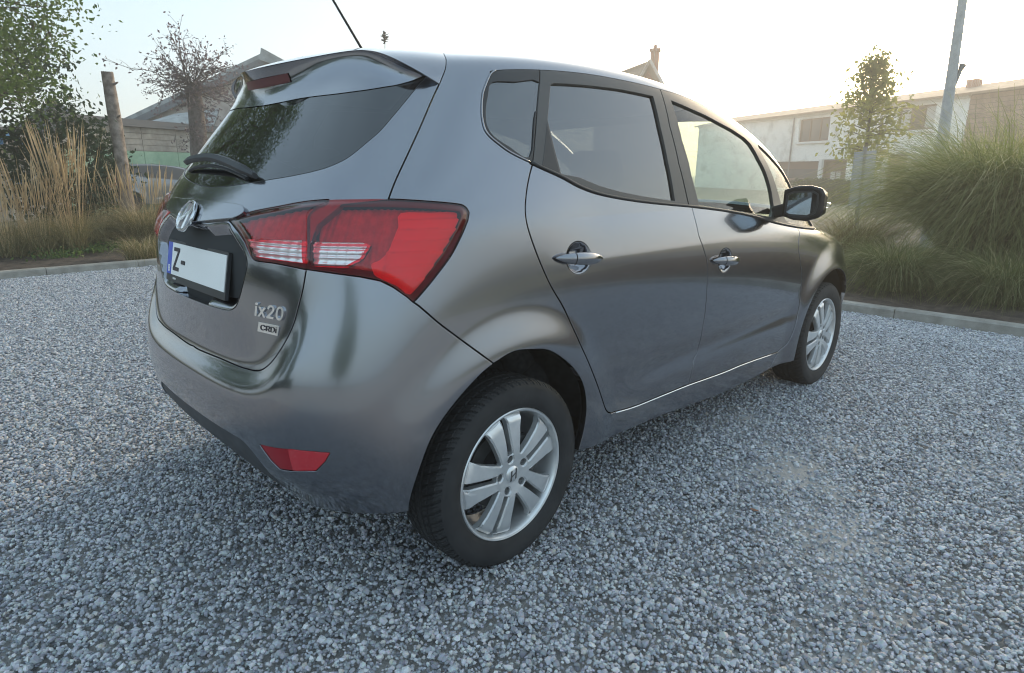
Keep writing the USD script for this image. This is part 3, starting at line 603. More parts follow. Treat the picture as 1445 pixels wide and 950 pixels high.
# spoiler: top sheet from the roof seam to the lip, face below the lip down to the glass
def spoiler():
    n = 61; t = np.linspace(0, 1, n)
    seam = np.vstack([[(u, 9.18) for u in np.linspace(0, 4.5, 40)], dens(UV['spoil_side'], 6)])
    s_ = np.concatenate([[0], np.cumsum(np.linalg.norm(np.diff(S.at(seam)[0], axis=0), axis=1))]); s_ /= s_[-1]
    A = np.stack([np.interp(t, s_, seam[:, k]) for k in (0, 1)], 1); PA, NA = S.at(A)
    y = .66*t; q2 = (y/.66)**2
    lip = np.stack([-.36+.520*q2-.608*q2**2+.338*q2**4, -y, 1.572+.118*q2-.148*q2**2-.0440*q2**4], 1)
    lip[-1] = PA[-1]; lip[-2] = .5*(lip[-1]+lip[-2])
    low = dens([(0, 7.63), (.5, 7.65)]+UV['spoil_low']+[(4.72, 7.85)], 4); s2 = np.concatenate([[0], np.cumsum(np.linalg.norm(np.diff(S.at(low)[0], axis=0), axis=1))]); s2 /= s2[-1]
    B = np.stack([np.interp(t, s2, low[:, k]) for k in (0, 1)], 1); PB, NB = S.at(B, .0)
    rows = []; m_ = 9
    for k in range(m_):
        a = k/(m_-1); mid = .5*(PA+lip)+NA*.014*(1-t[:, None]**2)
        rows.append((1-a)**2*PA+2*a*(1-a)*mid+a*a*lip)
    top = np.stack(rows)
    face = []
    for k in range(m_):
        a = k/(m_-1); mid = .5*(lip+PB)+np.array([.040, 0, .006])*(1-t[:, None]**4)
        face.append((1-a)**2*(lip+np.array([.004, 0, -.004]))+2*a*(1-a)*mid+a*a*PB)
    face = np.stack(face)
    def grid(G):
        a, b = G.shape[:2]; F = []
        for i in range(a-1):
            for j in range(b-1): F += [[i*b+j, i*b+j+1, (i+1)*b+j+1], [i*b+j, (i+1)*b+j+1, (i+1)*b+j]]
        return G.reshape(-1, 3), np.array(F)
    V1, F1 = grid(top); V2, F2 = grid(np.concatenate([top[-1:], face])); 
    out = []
    for V, F, want in ((V1, F1, np.array([-.2, 0, 1.0])), (V2, F2, np.array([-1.0, 0, -.2]))):
        N = geo_normals(V, F)
        if (N@want).mean() < 0: F = F[:, ::-1]; N = -N
        out.append((V, F, N))
    return out, lip, face
(sp_top, sp_face), lip, sface = spoiler()
spl = put('rear_spoiler', centre(sp_top), M['paint'], car)
put('spoiler_underside', centre(sp_face), M['paint'], spl)
k0 = sface[2:4, :14]; bl = np.concatenate([sface[2, :15], sface[4, :15][::-1]])
hv = np.stack([sface[2, :15], sface[3, :15], sface[4, :15]])+[-.003, 0, -.001]
hF = []
for i in range(2):
    for j in range(14): hF += [[i*15+j, i*15+j+1, (i+1)*15+j+1], [i*15+j, (i+1)*15+j+1, (i+1)*15+j]]
hV = hv.reshape(-1, 3); hF = np.array(hF); hN = geo_normals(hV, hF)
if hN[:, 0].mean() > 0: hF = hF[:, ::-1]; hN = -hN
put('high_brake_light', centre((hV, hF, hN)), M['brake_lens'], spl)
# aerial, leaning back from the rear of the roof
ab = S.at([[6.0, 9.99]])[0][0]
def as3(t): return (np.array(t.vertices), np.array(t.faces))

# lettering and emblem laid on the tailgate
def on_surface(shape, uv0, height_off, slant=0.0, scale=1.0):
    """maps a flat solid (x to the right, y up, z outwards) onto the body surface round uv0"""
    v = np.array(shape.vertices)*scale; a, b = jac(np.array([uv0], float)); la, lb = np.linalg.norm(a[0]), np.linalg.norm(b[0])
    x = v[:, 0]+slant*v[:, 1]
    uv = np.stack([uv0[0]+x/la, uv0[1]+v[:, 1]/lb], 1); P, N = S.at(np.clip(uv, 0, 16)); sgn = np.where(uv[:, :1] < 0, -1, 1)
    if (uv[:, 0] < 0).any():
        P2, N2 = S.at(np.stack([np.abs(uv[:, 0]), uv[:, 1]], 1)); P = P2*np.where(sgn < 0, [1, -1, 1], [1, 1, 1]); N = N2*np.where(sgn < 0, [1, -1, 1], [1, 1, 1])
    return trimesh.Trimesh(P+N*(v[:, 2:]+height_off), shape.faces, process=False)
def solid(pg, h, bev=.0012):
    out = []
    for g in getattr(pg, 'geoms', [pg]):
        out.append(trimesh.creation.extrude_polygon(g, h-bev, engine='earcut'))
        for k in (1, 2):
            q = g.buffer(-bev*k*.6)
            for qq in getattr(q, 'geoms', [q]):
                if not qq.is_empty: t = trimesh.creation.extrude_polygon(qq, h-bev+bev*k/2, engine='earcut'); out.append(t)
    return cat(out)
def ring_pg(a, b, w): 
    c = affinity.scale(Point(0, 0).buffer(1, 40), a, b); return c.difference(affinity.scale(Point(0, 0).buffer(1, 40), a-w, b-w))
E_A, E_B = .062, .050
hbar = lambda x0, x1, w: Polygon([(x0-w, -.040), (x0+w, -.040), (x1+w, .040), (x1-w, .040)])
hmark = unary_union([hbar(-.036, -.014, .0085), hbar(.014, .036, .0085), LineString(dens([(-.032, -.012), (-.008, -.006), (.010, .006), (.032, .012)], 6)).buffer(.0075)]).intersection(affinity.scale(Point(0, 0).buffer(1, 40), E_A-.006, E_B-.006))
emb = thing('brand_emblem', parent=gate); E_O = .015
obj('emblem_back', on_surface(solid(affinity.scale(Point(0, 0).buffer(1, 40), E_A-.003, E_B-.003), .004), (0.0, 5.42), E_O), M['paint'], emb, smooth=30)
obj('emblem_ring', on_surface(solid(ring_pg(E_A, E_B, .007), .010), (0.0, 5.42), E_O), M['chrome'], emb, smooth=30)
obj('emblem_mark', on_surface(solid(hmark, .008), (0.0, 5.42), E_O+.001), M['chrome'], emb, smooth=30)
for ch, uv0, in (('ix20', (1.50, 3.735)),):
    t = meshkit.text_mesh(ch, .036, .005, bold=True); w = t.extents[0]; t.apply_scale([.138/w, 1, 1])
    tt2 = t.copy(); tt2.apply_translation([0, 0, .002]); obj('model_lettering', on_surface(t, uv0, .0, .22), M['chrome'], gate, smooth=30)
bd = Polygon([(0, 0), (.098, 0), (.102, .025), (.004, .025)]).buffer(.002)
bdg = thing('engine_badge', parent=gate)
obj('badge_plate', on_surface(solid(bd, .003), (1.555, 3.46), .0, .1), M['chrome'], bdg, smooth=30)
t = meshkit.text_mesh('CRDi', .0155, .001); t.apply_scale([.078/t.extents[0], 1, 1]); t.apply_translation([.012, .005, .003])
obj('badge_lettering', on_surface(t, (1.555, 3.46), .0005, .1), M['ink'], bdg)

# number plate: two-letter start of the registration legible, the rest was masked
pc = np.array([-.600, 0, .9535]); tilt = math.radians(11)
def plate_frame(mesh):
    """x to the viewer's right (-y), y up, z towards the rear"""
    v = np.array(mesh.vertices); up = np.array([math.sin(tilt), 0, math.cos(tilt)]); out = np.array([-math.cos(tilt), 0, math.sin(tilt)])
    return trimesh.Trimesh(pc+v[:, :1]*np.array([0, -1.0, 0])+v[:, 1:2]*up+v[:, 2:3]*out, mesh.faces, process=False)
plate = thing('number_plate', parent=car)
obj('plate_holder', plate_frame(solid(shapely.box(-.265, -.076, .265, .060).buffer(.004), .010)), M['black'], plate, smooth=30)
obj('plate_sheet', plate_frame(trimesh.creation.box(bounds=[[-.216, -.055, .010], [.260, .055, .0125]])), M['plate_white'], plate)
obj('country_band', plate_frame(trimesh.creation.box(bounds=[[-.260, -.055, .010], [-.2165, .055, .0125]])), M['plate_blue'], plate)
t = meshkit.text_mesh('B', .022, .001, bold=True); t.apply_translation([-.247, -.046, .0126]); obj('country_letter', plate_frame(t), M['plate_white'], plate)
t = meshkit.text_mesh('Z-', .075, .0015, bold=True); t.apply_translation([-.203, -.037, .0126]); obj('plate_lettering', plate_frame(t), M['ink'], plate)
t = meshkit.text_mesh('www', .009, .0008); t.apply_translation([-.20, -.071, .0101]); obj('holder_lettering', plate_frame(t), M['plate_white'], plate)

# rear wiper: arm cover from a pivot at the foot of the glass, blade under it
def wiper():
    pv, nv = S.at([[.62, 6.19]], .02); tip, nt = S.at([[.02, 6.45]], .03)
    pv = pv[0]; nv = nv[0]
    # runs to the left along the foot of the glass
    path = []
    for k, (u, v, o) in enumerate([(1.02, 6.29, .012), (.75, 6.36, .030), (.4, 6.44, .038), (0.0, 6.50, .040)]):
        path.append(S.at([[u, v]], o)[0][0])
    for u, v, o in [(.4, 6.51, .037), (.85, 6.50, .031), (1.15, 6.47, .024)]:
        q = S.at([[u, v]], o)[0][0]; path.append(q*[1, -1, 1])
    path = dens(np.array(path).reshape(-1, 3), 5)
    return path
wp = wiper(); nrm = np.array([-.8, 0, .6])
wip = thing('rear_wiper', parent=car)
wid = np.interp(np.linspace(0, 1, len(wp)), [0, .12, .5, .9, 1], [.009, .017, .017, .013, .006])
upv = np.array([.6, 0, .8])
armv = []
for p_, w in zip(wp, wid):
    armv.append([p_-upv*w*.9, p_-upv*w*.5+nrm*.012, p_+upv*w*.4+nrm*.013, p_+upv*w*.8+nrm*.002, p_+upv*w*.4-nrm*.006, p_-upv*w*.6-nrm*.006])
armv = np.array(armv); n = 6; F = []
for k in range(len(wp)-1):
    for i in range(n):
        j = (i+1) % n; F += [[k*n+i, k*n+j, (k+1)*n+j], [k*n+i, (k+1)*n+j, (k+1)*n+i]]
ct = len(armv)*n; V = np.vstack([armv.reshape(-1, 3), armv[0].mean(0), armv[-1].mean(0)])
for i in range(n): F += [[ct, (i+1) % n, i], [ct+1, (len(wp)-1)*n+i, (len(wp)-1)*n+(i+1) % n]]
am = trimesh.Trimesh(V, F, process=False); am.invert() if am.volume < 0 else None
obj('wiper_arm', am, M['black'], wip, smooth=50)
obj('wiper_blade', tube(wp[4:]-nrm*.022-upv*.016, .006, 6), M['black'], wip, smooth=60)

# aerial
aer = thing('roof_aerial', parent=car)
base = np.array([.085, 0.0, 1.652]); top = None
q = ray_at(470, 0); 
obj('aerial_base', hull_of([base+[0, 0, -.012], base+[-.03, 0, .012]], [.02, .012]), M['black'], aer, smooth=True)
obj('aerial_rod', tube([base+[-.01, 0, .01], base+[-.135, 0, .180], base+[-.27, 0, .365]], [.0050, .0042, .0034], 8), M['black'], aer, smooth=True)

# door mirrors
def mirror_parts():
    c = np.array([1.815, -.962, 1.112])
    cv = []
    for y, z0, z1, xr in ((-.085, -.062, .062, .02), (-.03, -.078, .080, .07), (.04, -.080, .086, .085), (.095, -.060, .072, .06), (.108, -.03, .05, .03)):
        for z in (z0, z1): cv += [c+[0, -y, z], c+[xr, -y, z*.72]]
    cv = [c+(np.array(q)-c)*[1, .86, .86] for q in cv]
    h = hull_of(cv, .012)
    g = Polygon([(-.072, -.050), (-.05, -.062), (.045, -.064), (.082, -.045), (.092, .0), (.088, .052), (.06, .066), (-.04, .06), (-.068, .045)]).buffer(-.006).buffer(.006)
    gl = trimesh.creation.extrude_polygon(g.buffer(-.004), .003, engine='earcut'); bz = trimesh.creation.extrude_polygon(g.buffer(.006).difference(g.buffer(-.004)), .007, engine='earcut')
    def place(t, o):
        v = np.array(t.vertices)*[.86, .86, 1]; a = math.radians(4); return trimesh.Trimesh(c+np.array([-.0125-o, 0, .0])+v[:, :1]*np.array([math.sin(a), -math.cos(a), 0])+v[:, 1:2]*np.array([0, 0, 1.0])+v[:, 2:3]*np.array([-1.0, 0, 0]), t.faces, process=False)
    arm = hull_of([c+[.02, .07, -.05], c+[.03, .13, -.062], c+[.07, .13, -.062], c+[.06, .07, -.05], c+[.02, .07, -.01], c+[.03, .14, -.03]], .012)
    ind = hull_of([c+[.03, -.108, -.005], c+[.055, -.104, -.004]], .013)
    return h, place(gl, 0), place(bz, 0), arm, ind
mh, mg, mb, ma, mi = mirror_parts()
for sgn in (1, -1):
    fx = lambda t: t if sgn == 1 else trimesh.Trimesh(t.vertices*[1, -1, 1], t.faces[:, ::-1], process=False)
    mr = thing('door_mirror', parent=car)
    obj('mirror_housing', fx(mh), M['gloss_black'], mr, smooth=40); obj('mirror_bezel', fx(mb), M['black'], mr, smooth=30)
    obj('mirror_glass', fx(mg), M['mirror'], mr); obj('mirror_arm', fx(ma), M['black'], mr, smooth=40); obj('mirror_indicator', fx(mi), M['clear_lens'], mr, smooth=True)

# wheels
RT = .3165
def tyre():
    half = [(.2195, .0845), (.224, .089), (.236, .0965), (.255, .1015), (.272, .1025), (.288, .0995), (.300, .0935), (.308, .0865), (.3125, .078)]
    hs = CubicSpline(np.arange(9), np.array(half))(np.linspace(0, 8, 25)); half = [tuple(q) for q in hs]
    tread = [(RT-.0012*(abs(w)/.07)**2, w) for w in np.linspace(.0755, -.0755, 61)]
    prof = np.array(half+tread+[(r, -w) for r, w in half[::-1]]); n = 720
    t = lathe(prof, n); V = np.array(t.vertices); k = len(prof)
    V = V.reshape(n+1, k, 3); th = np.linspace(0, 2*np.pi, n+1)[:, None]; w = prof[None, :, 1]; r0 = prof[None, :, 0]
    cut = np.zeros((n+1, k))
    ontread = (np.abs(w) < .0925) & (r0 > .299)
    for wc in (-.045, -.015, .015, .045): cut = np.maximum(cut, (np.abs(w-wc) < .0040)*1.0)
    ph = (th*60/(2*np.pi) + np.abs(w)/.03*.55) % 1
    cut = np.maximum(cut, (ph < .22)*(np.abs(w) > .016))
    ph2 = (th*120/(2*np.pi) + np.abs(w)/.03*1.1) % 1
    cut = np.maximum(cut, .35*(ph2 < .18))
    cut = cut*ontread*.0068
    rad = V[..., [0, 2]]; rr_ = np.linalg.norm(rad, axis=-1, keepdims=True); V[..., [0, 2]] = rad*(1-cut[..., None]/rr_)
    # raised rings on the sidewall
    t = trimesh.Trimesh(V.reshape(-1, 3), t.faces, process=False)
    return t
def rim():
    hubr, out = .074, .2065
    polys = [Point(0, 0).buffer(hubr, 32)]
    for k in range(5):
        for s in (-1, 1):
            a0 = math.radians(90+72*k)
            def P_(r, deg): return (r*math.cos(a0+s*math.radians(deg)), r*math.sin(a0+s*math.radians(deg)))
            bl = Polygon([P_(.05, 9), P_(.075, 8.0), P_(.11, 4.6), P_(.16, 3.3), P_(out, 2.8), P_(out, 22.5), P_(.16, 22.5), P_(.11, 26.5), P_(.078, 33), P_(.055, 36)])
            polys.append(bl)
    sp = unary_union(polys).buffer(-.003).buffer(.006).buffer(-.003)
    holes = unary_union([Point(.0565*math.cos(a), .0565*math.sin(a)).buffer(.0125, 16) for a in np.radians(90+72*np.arange(5))])
    sp = sp.difference(holes)
    def shape(pg, w0, w1):
        g = trimesh.creation.extrude_polygon(pg, w1-w0, engine='earcut'); v, f = trimesh.remesh.subdivide_to_size(g.vertices, g.faces, .03); return trimesh.Trimesh(v, f, process=True)
    parts = [shape(sp, 0, .020)]
    for k in (1, 2, 3):
        q = sp.buffer(-.0016*k)
        for qq in getattr(q, 'geoms', [q]): parts.append(trimesh.Trimesh(*(lambda g: (g.vertices+[0, 0, .020-.0002], g.faces))(shape(qq, 0, .0014*k))))
    g = cat(parts); v = np.array(g.vertices); r = np.hypot(v[:, 0], v[:, 1])
    dish = .084-.022+.006*np.sin(np.clip(r/.2, 0, 1)*np.pi) - .006*(1-np.clip(r/.08, 0, 1)**2) - .010*sst(.19, .207, r)
    V = np.stack([v[:, 0], v[:, 2]+dish, v[:, 1]], 1)
    face = trimesh.Trimesh(V, g.faces[:, ::-1], process=False)
    if face.volume < 0: face.invert()
    barrel = lathe([(.2215, .080), (.2225, .0875), (.2195, .0905), (.2135, .0885), (.2085, .080), (.2045, .066), (.197, .04), (.193, 0), (.193, -.06), (.205, -.08), (.22, -.085), (.215, -.088)], 120)
    return face, barrel
ty = tyre(); rf_, brl = rim()
capm = lathe([(1e-4, .0905), (.016, .0900), (.0255, .0870), (.029, .082), (.029, .06)], 40)
hub = lathe([(1e-4, .055), (.075, .055), (.08, .03), (.08, -.05)], 48)
disc = lathe([(.055, .02), (.131, .02), (.131, .0), (.055, .0)], 64)
bolts = []
for a in np.radians(90+72*np.arange(5)):
    b = trimesh.creation.cylinder(.0085, .022, sections=6); v = np.array(b.vertices)
    bolts.append(trimesh.Trimesh(np.stack([v[:, 0]+.0565*math.cos(a), v[:, 2]+.066, v[:, 1]+.0565*math.sin(a)], 1), b.faces[:, ::-1], process=False))
lt = meshkit.text_mesh('KINERGY', .017, .0011, bold=True); v = np.array(lt.vertices); an = math.radians(118)-(v[:, 0]-v[:, 0].min())/.268*1.25; rr2 = .2585+v[:, 1]
lettering = trimesh.Trimesh(np.stack([rr2*np.cos(an), .1010+v[:, 2]+.0*rr2, rr2*np.sin(an)], 1), lt.faces[:, ::-1], process=False)
mk = affinity.scale(unary_union([hbar(-.036, -.014, .007), hbar(.014, .036, .007), LineString([(-.03, -.01), (.03, .01)]).buffer(.006)]), .42, .42, origin=(0, 0))
mkm = solid(mk, .0016, .0004); v = np.array(mkm.vertices); mkm = trimesh.Trimesh(np.stack([v[:, 0], v[:, 2]+.0896, v[:, 1]], 1), mkm.faces[:, ::-1], process=False)
calv = np.array([[.06, .10], [.13, .10], [.16, .03], [.13, -.05], [.08, -.06]])
cal = hull_of([(a, w, b) for a, b in ((.085, .085), (.135, .05), (.135, -.05), (.085, -.085)) for w in (-.01, .045)], .01)
w1 = thing('wheel', parent=car, loc=(0, -.7725, .307))
def fl(t):
    v = np.array(t.vertices); return trimesh.Trimesh(v*[1, -1, 1], t.faces[:, ::-1], process=False)
# each wheel: the road face looks towards -y; turned by half a turn for the left-hand side
for nm, t, mt, sm in (('tyre', ty, M['rubber'], False), ('rim', rf_, M['rim'], 28), ('rim_barrel', brl, M['rim'], 40), ('centre_cap', capm, M['rim'], 40), ('cap_mark', mkm, M['disc'], False), ('wheel_hub', hub, M['black'], 40), ('brake_disc', disc, M['disc'], 30)):
    obj(nm, fl(t), mt, w1, smooth=sm)
for b in bolts: obj('wheel_bolt', fl(b), M['disc'], w1)
obj('tyre_lettering', fl(lettering), M['black'], w1)
obj('brake_caliper', fl(cal), M['disc'], w1, smooth=40)
w1.GetPrim() if False else None
UsdGeom.Xformable(w1).AddRotateYOp().Set(-11.0)
def wheel_copy(x, y, turn, spin):
    q = UsdGeom.Xform.Define(stage, numbered(path_of(car), 'wheel')); q.GetPrim().GetReferences().AddInternalReference(w1.GetPath()); q.GetPrim().SetInstanceable(True)
    q.ClearXformOpOrder(); q.AddTranslateOp(opSuffix='place').Set(Gf.Vec3d(x, y, .307)); q.AddRotateZOp(opSuffix='turn').Set(turn); q.AddRotateYOp(opSuffix='spin').Set(spin)
wheel_copy(2.615, -.7725, 0.0, -25.0); wheel_copy(0, .7725, 180.0, 15.0); wheel_copy(2.615, .7725, 180.0, 40.0)
for wx in (0, 2.615):
    for sgn in (1, -1):
        t = lathe([(.425, .825), (.425, .58), (.05, .57)], 40, np.pi*.92); v = np.array(t.vertices); a = math.radians(7)
        v = np.stack([v[:, 0]*math.cos(a)-v[:, 2]*math.sin(a)+wx, -v[:, 1]*sgn, v[:, 0]*math.sin(a)+v[:, 2]*math.cos(a)+.307], 1)
        obj('wheel_arch_liner', trimesh.Trimesh(v, t.faces, process=False), M['trim'], car, smooth=40)

# floor and cabin
obj('underbody', cat([box((1.3, 0, .27), (1.75, 1.60, .05)), box((1.3, 0, .275), (3.6, 1.1, .045)), box((-.38, 0, .34), (.3, 1.2, .06))]), M['trim'], car)
def seat(x, y, w=.50, rake=.32):
    s = thing('seat', parent=car)
    obj('cushion', rbox((x, y, .50), (.52, w, .18), .07), M['seat'], s, smooth=50)
    R = trimesh.transformations.rotation_matrix(-rake, [0, 1, 0])
    obj('backrest', rbox((x-.36, y, .83), (.15, w*.95, .66), .065, R), M['seat'], s, smooth=50)
    obj('headrest', rbox((x-.485, y, 1.26), (.10, .26, .17), .045, R), M['seat'], s, smooth=50)
seat(1.48, -.37); seat(1.48, .37); seat(.55, -.36, .6, .4); seat(.55, .36, .6, .4)
obj('dashboard', hull_of([(2.02, y, z) for y in (-.68, .68) for z in (.70, .93)]+[(2.45, y, z) for y in (-.68, .68) for z in (.6, .985)]+[(2.12, y, .975) for y in (-.66, .66)], .03), M['black'], car, smooth=40)
sw = trimesh.creation.torus(.18, .016, 40, 12); sw.apply_transform(trimesh.transformations.rotation_matrix(math.radians(-64), [0, 1, 0])); sw.apply_translation([1.88, .37, .97])
obj('steering_wheel', sw, M['black'], car, smooth=True)
hl = Polygon(S.P[int(8.75*S.mv), ::4, :2].tolist()+(S.P[int(8.75*S.mv), ::4, :2]*[1, -1])[::-1].tolist()).buffer(-.03)
hvv, hff = trimesh.creation.triangulate_polygon(biggest(hl), engine='earcut')
obj('headliner', trimesh.Trimesh(np.column_stack([hvv, np.full(len(hvv), 1.545)]), hff), M['headliner'], car)

# ------------------------------------------------------------------ ground, gravel, kerbs, beds, road
rng = np.random.default_rng(7); random.seed(7)
def sheet(xs, ys, zf, name, material, kind='structure', parent=None):
    X, Y = np.meshgrid(xs, ys); Z = zf(X, Y); nx, ny = len(xs), len(ys)
    i, j = np.meshgrid(np.arange(nx-1), np.arange(ny-1)); a = (j*nx+i).ravel()
    F = np.concatenate([np.stack([a, a+1, a+nx+1], 1), np.stack([a, a+nx+1, a+nx], 1)])
    return tag(obj(name, trimesh.Trimesh(np.stack([X.ravel(), Y.ravel(), Z.ravel()], 1), F, process=False), material, parent, smooth=True), kind=kind)
sheet(np.linspace(-120, 170, 6), np.linspace(-120, 150, 6), lambda x, y: 0*x-.09, 'ground', M['field'])
KX, KY = 5.0, 7.22            # the two kerb lines
def fb(x, y, s, seed=0): return meshkit.fbm(np.stack([x*s, y*s, 0*x], -1), 4, seed)
def dirt_height(x, y):
    """packed earth rises through the thin places in the gravel, as along a wheel track by the car's side"""
    a = np.array([1.12, -1.25]); b = np.array([.20, -2.0]); t = np.clip(((x-a[0])*(b-a)[0]+(y-a[1])*(b-a)[1])/((b-a)@(b-a)), -.6, 2.0)
    d = np.hypot(x-a[0]-t*(b-a)[0], y-a[1]-t*(b-a)[1])
    w = np.exp(-(d/.34)**2)
    d2 = np.hypot((x-2.4)/1.0, (y+1.9)/.4); w = np.maximum(w, .62*np.exp(-d2**2))
    d3 = np.hypot((x-1.4)/.8, (y+1.25)/.28); w = np.maximum(w, .7*np.exp(-d3**2))
    return -.022 + w*.0226 + (fb(x, y, 3.1, 3)-.5)*.034*(w > .02)*np.minimum(1, w*3) + (fb(x, y, 14., 5)-.5)*.006
xs = np.concatenate([np.linspace(-9, -2.2, 30), np.linspace(-2.15, 5.0, 240)]); ys = np.concatenate([np.linspace(-14, -4, 30), np.linspace(-3.95, 7.22, 330)])
sheet(xs, ys, dirt_height, 'gravel_bed', M['dirt'])
sheet(np.linspace(-30, -9, 8), np.linspace(-14, 7.22, 8), lambda x, y: 0*x-.012, 'gravel_bed', M['dirt'])
sheet(np.linspace(-30, 5, 8), np.linspace(-30, -14, 8), lambda x, y: 0*x-.012, 'gravel_bed', M['dirt'])
# gravel: tiles of crushed stones, turned and repeated
def stone_tile(seed, size=.6, n=3500):
    r = np.random.default_rng(seed); V, F, T, b = [], [], [], 0
    ico = trimesh.creation.icosphere(1).vertices; oct_ = trimesh.creation.icosphere(0).vertices
    for k in range(n):
        s = float(np.clip(r.lognormal(math.log(.0063), .32), .0034, .0165))
        q = oct_ if k % 3 else ico[r.permutation(42)[:16]]
        q = q*(1+r.uniform(-.24, .24, (len(q), 1)))*np.array([1.0, r.uniform(.65, .95), r.uniform(.5, .82)])*s
        h = ConvexHull(q); used = np.unique(h.simplices); rem = np.zeros(len(q), int); rem[used] = np.arange(len(used)); hv = q[used]; hf = rem[h.simplices]
        nn = np.cross(hv[hf[:, 1]]-hv[hf[:, 0]], hv[hf[:, 2]]-hv[hf[:, 0]]); fx = np.sum(nn*h.equations[:, :3], 1) < 0; hf[fx] = hf[fx][:, ::-1]
        a, t = r.uniform(0, 2*np.pi), r.normal(0, .35)
        R = trimesh.transformations.euler_matrix(t, r.normal(0, .35), a)[:3, :3]
        c = np.array([r.uniform(0, size), r.uniform(0, size), r.uniform(-.010, .004)+.25*s])
        V.append(hv@R.T+c); F.append(hf+b); b += len(hv); T.append(np.full(len(hv), r.uniform()))
    return trimesh.Trimesh(np.concatenate(V), np.concatenate(F), process=False), np.concatenate(T)
gr = UsdGeom.PointInstancer.Define(stage, '/World/gravel'); tag(gr, 'blue grey crushed stone gravel covering the car park', 'gravel', kind='stuff')
protos = [obj('stone_tile', t_, M['stone'], gr, rnd=tone) for t_, tone in map(stone_tile, (1, 2, 3, 4, 5))]
rel = gr.CreatePrototypesRel()
for p_ in protos: rel.AddTarget(p_.GetPath())
pos, ori, idx = [], [], []
for ix in range(-6, 9):
    for iy in range(-8, 13):
        if ix*.6+.6 > KX+.01 and ix*.6 > KX-.05: continue
        if iy*.6 > KY-.05: continue
        k = rng.integers(0, 4); o = [(0, 0), (.6, 0), (.6, .6), (0, .6)][k]
        xx, yy = ix*.6+o[0], iy*.6+o[1]
        if ix*.6+.6 > KX-.04: xx -= ix*.6+.6-(KX-.04)
        if iy*.6+.6 > KY-.04: yy -= iy*.6+.6-(KY-.04)
        pos.append((xx, yy, 0)); a = k*math.pi/4; ori.append(Gf.Quath(math.cos(a), 0, 0, math.sin(a))); idx.append(int(rng.integers(0, 5)))
gr.CreatePositionsAttr(Vt.Vec3fArray([Gf.Vec3f(*map(float, q)) for q in pos])); gr.CreateOrientationsAttr(Vt.QuathArray(ori)); gr.CreateProtoIndicesAttr(Vt.IntArray(idx))

def kerb_stone_mesh(L, w=.12, h=.20):
    pg = Polygon([(0, -.12), (w, -.12), (w, h-.12-.006), (w-.008, h-.12), (.014, h-.12), (0, h-.135)])
    t = trimesh.creation.extrude_polygon(pg, L-.006, engine='earcut'); v = np.array(t.vertices)
    return trimesh.Trimesh(np.stack([v[:, 0], v[:, 2], v[:, 1]], 1), t.faces[:, ::-1], process=False)   # profile in x, length along y
k1 = thing('kerb', kind='structure')
for k in range(13):
    t = kerb_stone_mesh(1.0); t.apply_translation([KX+rng.normal(0, .004), -7.2+k*1.0+.55, rng.normal(0, .003)]); obj('kerb_stone', t, M['kerb'], k1)
k2 = thing('kerb', kind='structure')
for k in range(17):
    t = kerb_stone_mesh(1.0); t.apply_transform(rz(math.pi/2)); t.apply_translation([-9.0+k*1.0+1.0, KY+rng.normal(0, .004), rng.normal(0, .003)]); obj('kerb_stone', t, M['kerb'], k2)
bedz = lambda x, y: .03+(fb(x, y, 1.7, 9)-.5)*.10+(fb(x, y, 9., 10)-.5)*.06
sheet(np.linspace(KX+.12, 11.0, 110), np.linspace(-7.2, 6.8, 160), bedz, 'planting_bed', M['soil'])
sheet(np.linspace(-9, 8, 190), np.linspace(KY+.12, 12.5, 90), bedz, 'planting_bed', M['soil'])
sheet(np.linspace(11.0, 17.5, 5), np.linspace(-30, 40, 20), lambda x, y: 0*x-.02, 'road', M['asphalt'])

# ------------------------------------------------------------------ plants
def leafmat(name, a, b, trans, rough=.55):
    return mat(name, {'g': ('attribute', {'attribute': 'tone'}), 'r': ('rgb_ramp', {'ramp': [(0, a), (1, b)]}), 'p': ('principled_bsdf', {'roughness': rough, 'specular_ior_level': .35}),
                      't': ('translucent_bsdf', {}), 'h': ('hsv', {'saturation': 1.15, 'value': 1.6}), 'x': ('mix_closure', {'fac': trans})},
               [('g.fac', 'r.fac'), ('r.color', 'p.base_color'), ('r.color', 'h.color'), ('h.color', 't.color'), ('p.BSDF', 'x.closure1'), ('t.BSDF', 'x.closure2')], surface='x.closure')
M['leaf'] = leafmat('tree_leaf', (.035, .07, .025), (.12, .175, .06), .4)
M['leaf_dark'] = leafmat('dark_shrub_leaf', (.012, .03, .014), (.035, .065, .028), .2)
M['leaf_young'] = leafmat('young_tree_leaf', (.10, .12, .04), (.30, .30, .11), .5)
M['leaf_sparse'] = leafmat('sparse_leaf', (.10, .08, .09), (.17, .14, .15), .3)
M['miscanthus'] = leafmat('tall_grass_blade', (.07, .098, .032), (.31, .335, .13), .45)
M['miscanthus_tip'] = leafmat('pale_grass_blade', (.28, .27, .13), (.55, .50, .30), .35)
M['fountain'] = leafmat('low_grass_blade', (.06, .085, .028), (.21, .23, .09), .45)
M['straw'] = leafmat('straw_grass', (.33, .25, .15), (.66, .55, .37), .3)
M['drygreen'] = leafmat('dry_green_grass', (.08, .085, .035), (.32, .27, .14), .3)
M['bark'] = noisy('bark', (.045, .036, .03), (.13, .105, .085), 14.0, rough=.9, bump=.8, bscale=50.0)
M['pollard_bark'] = noisy('pollard_bark', (.10, .085, .08), (.21, .18, .17), 14.0, rough=.9, bump=.8, bscale=50.0)
M['pole_wood'] = noisy('weathered_pole', (.16, .13, .11), (.36, .31, .27), 9.0, rough=.85, bump=.6, bscale=60.0)
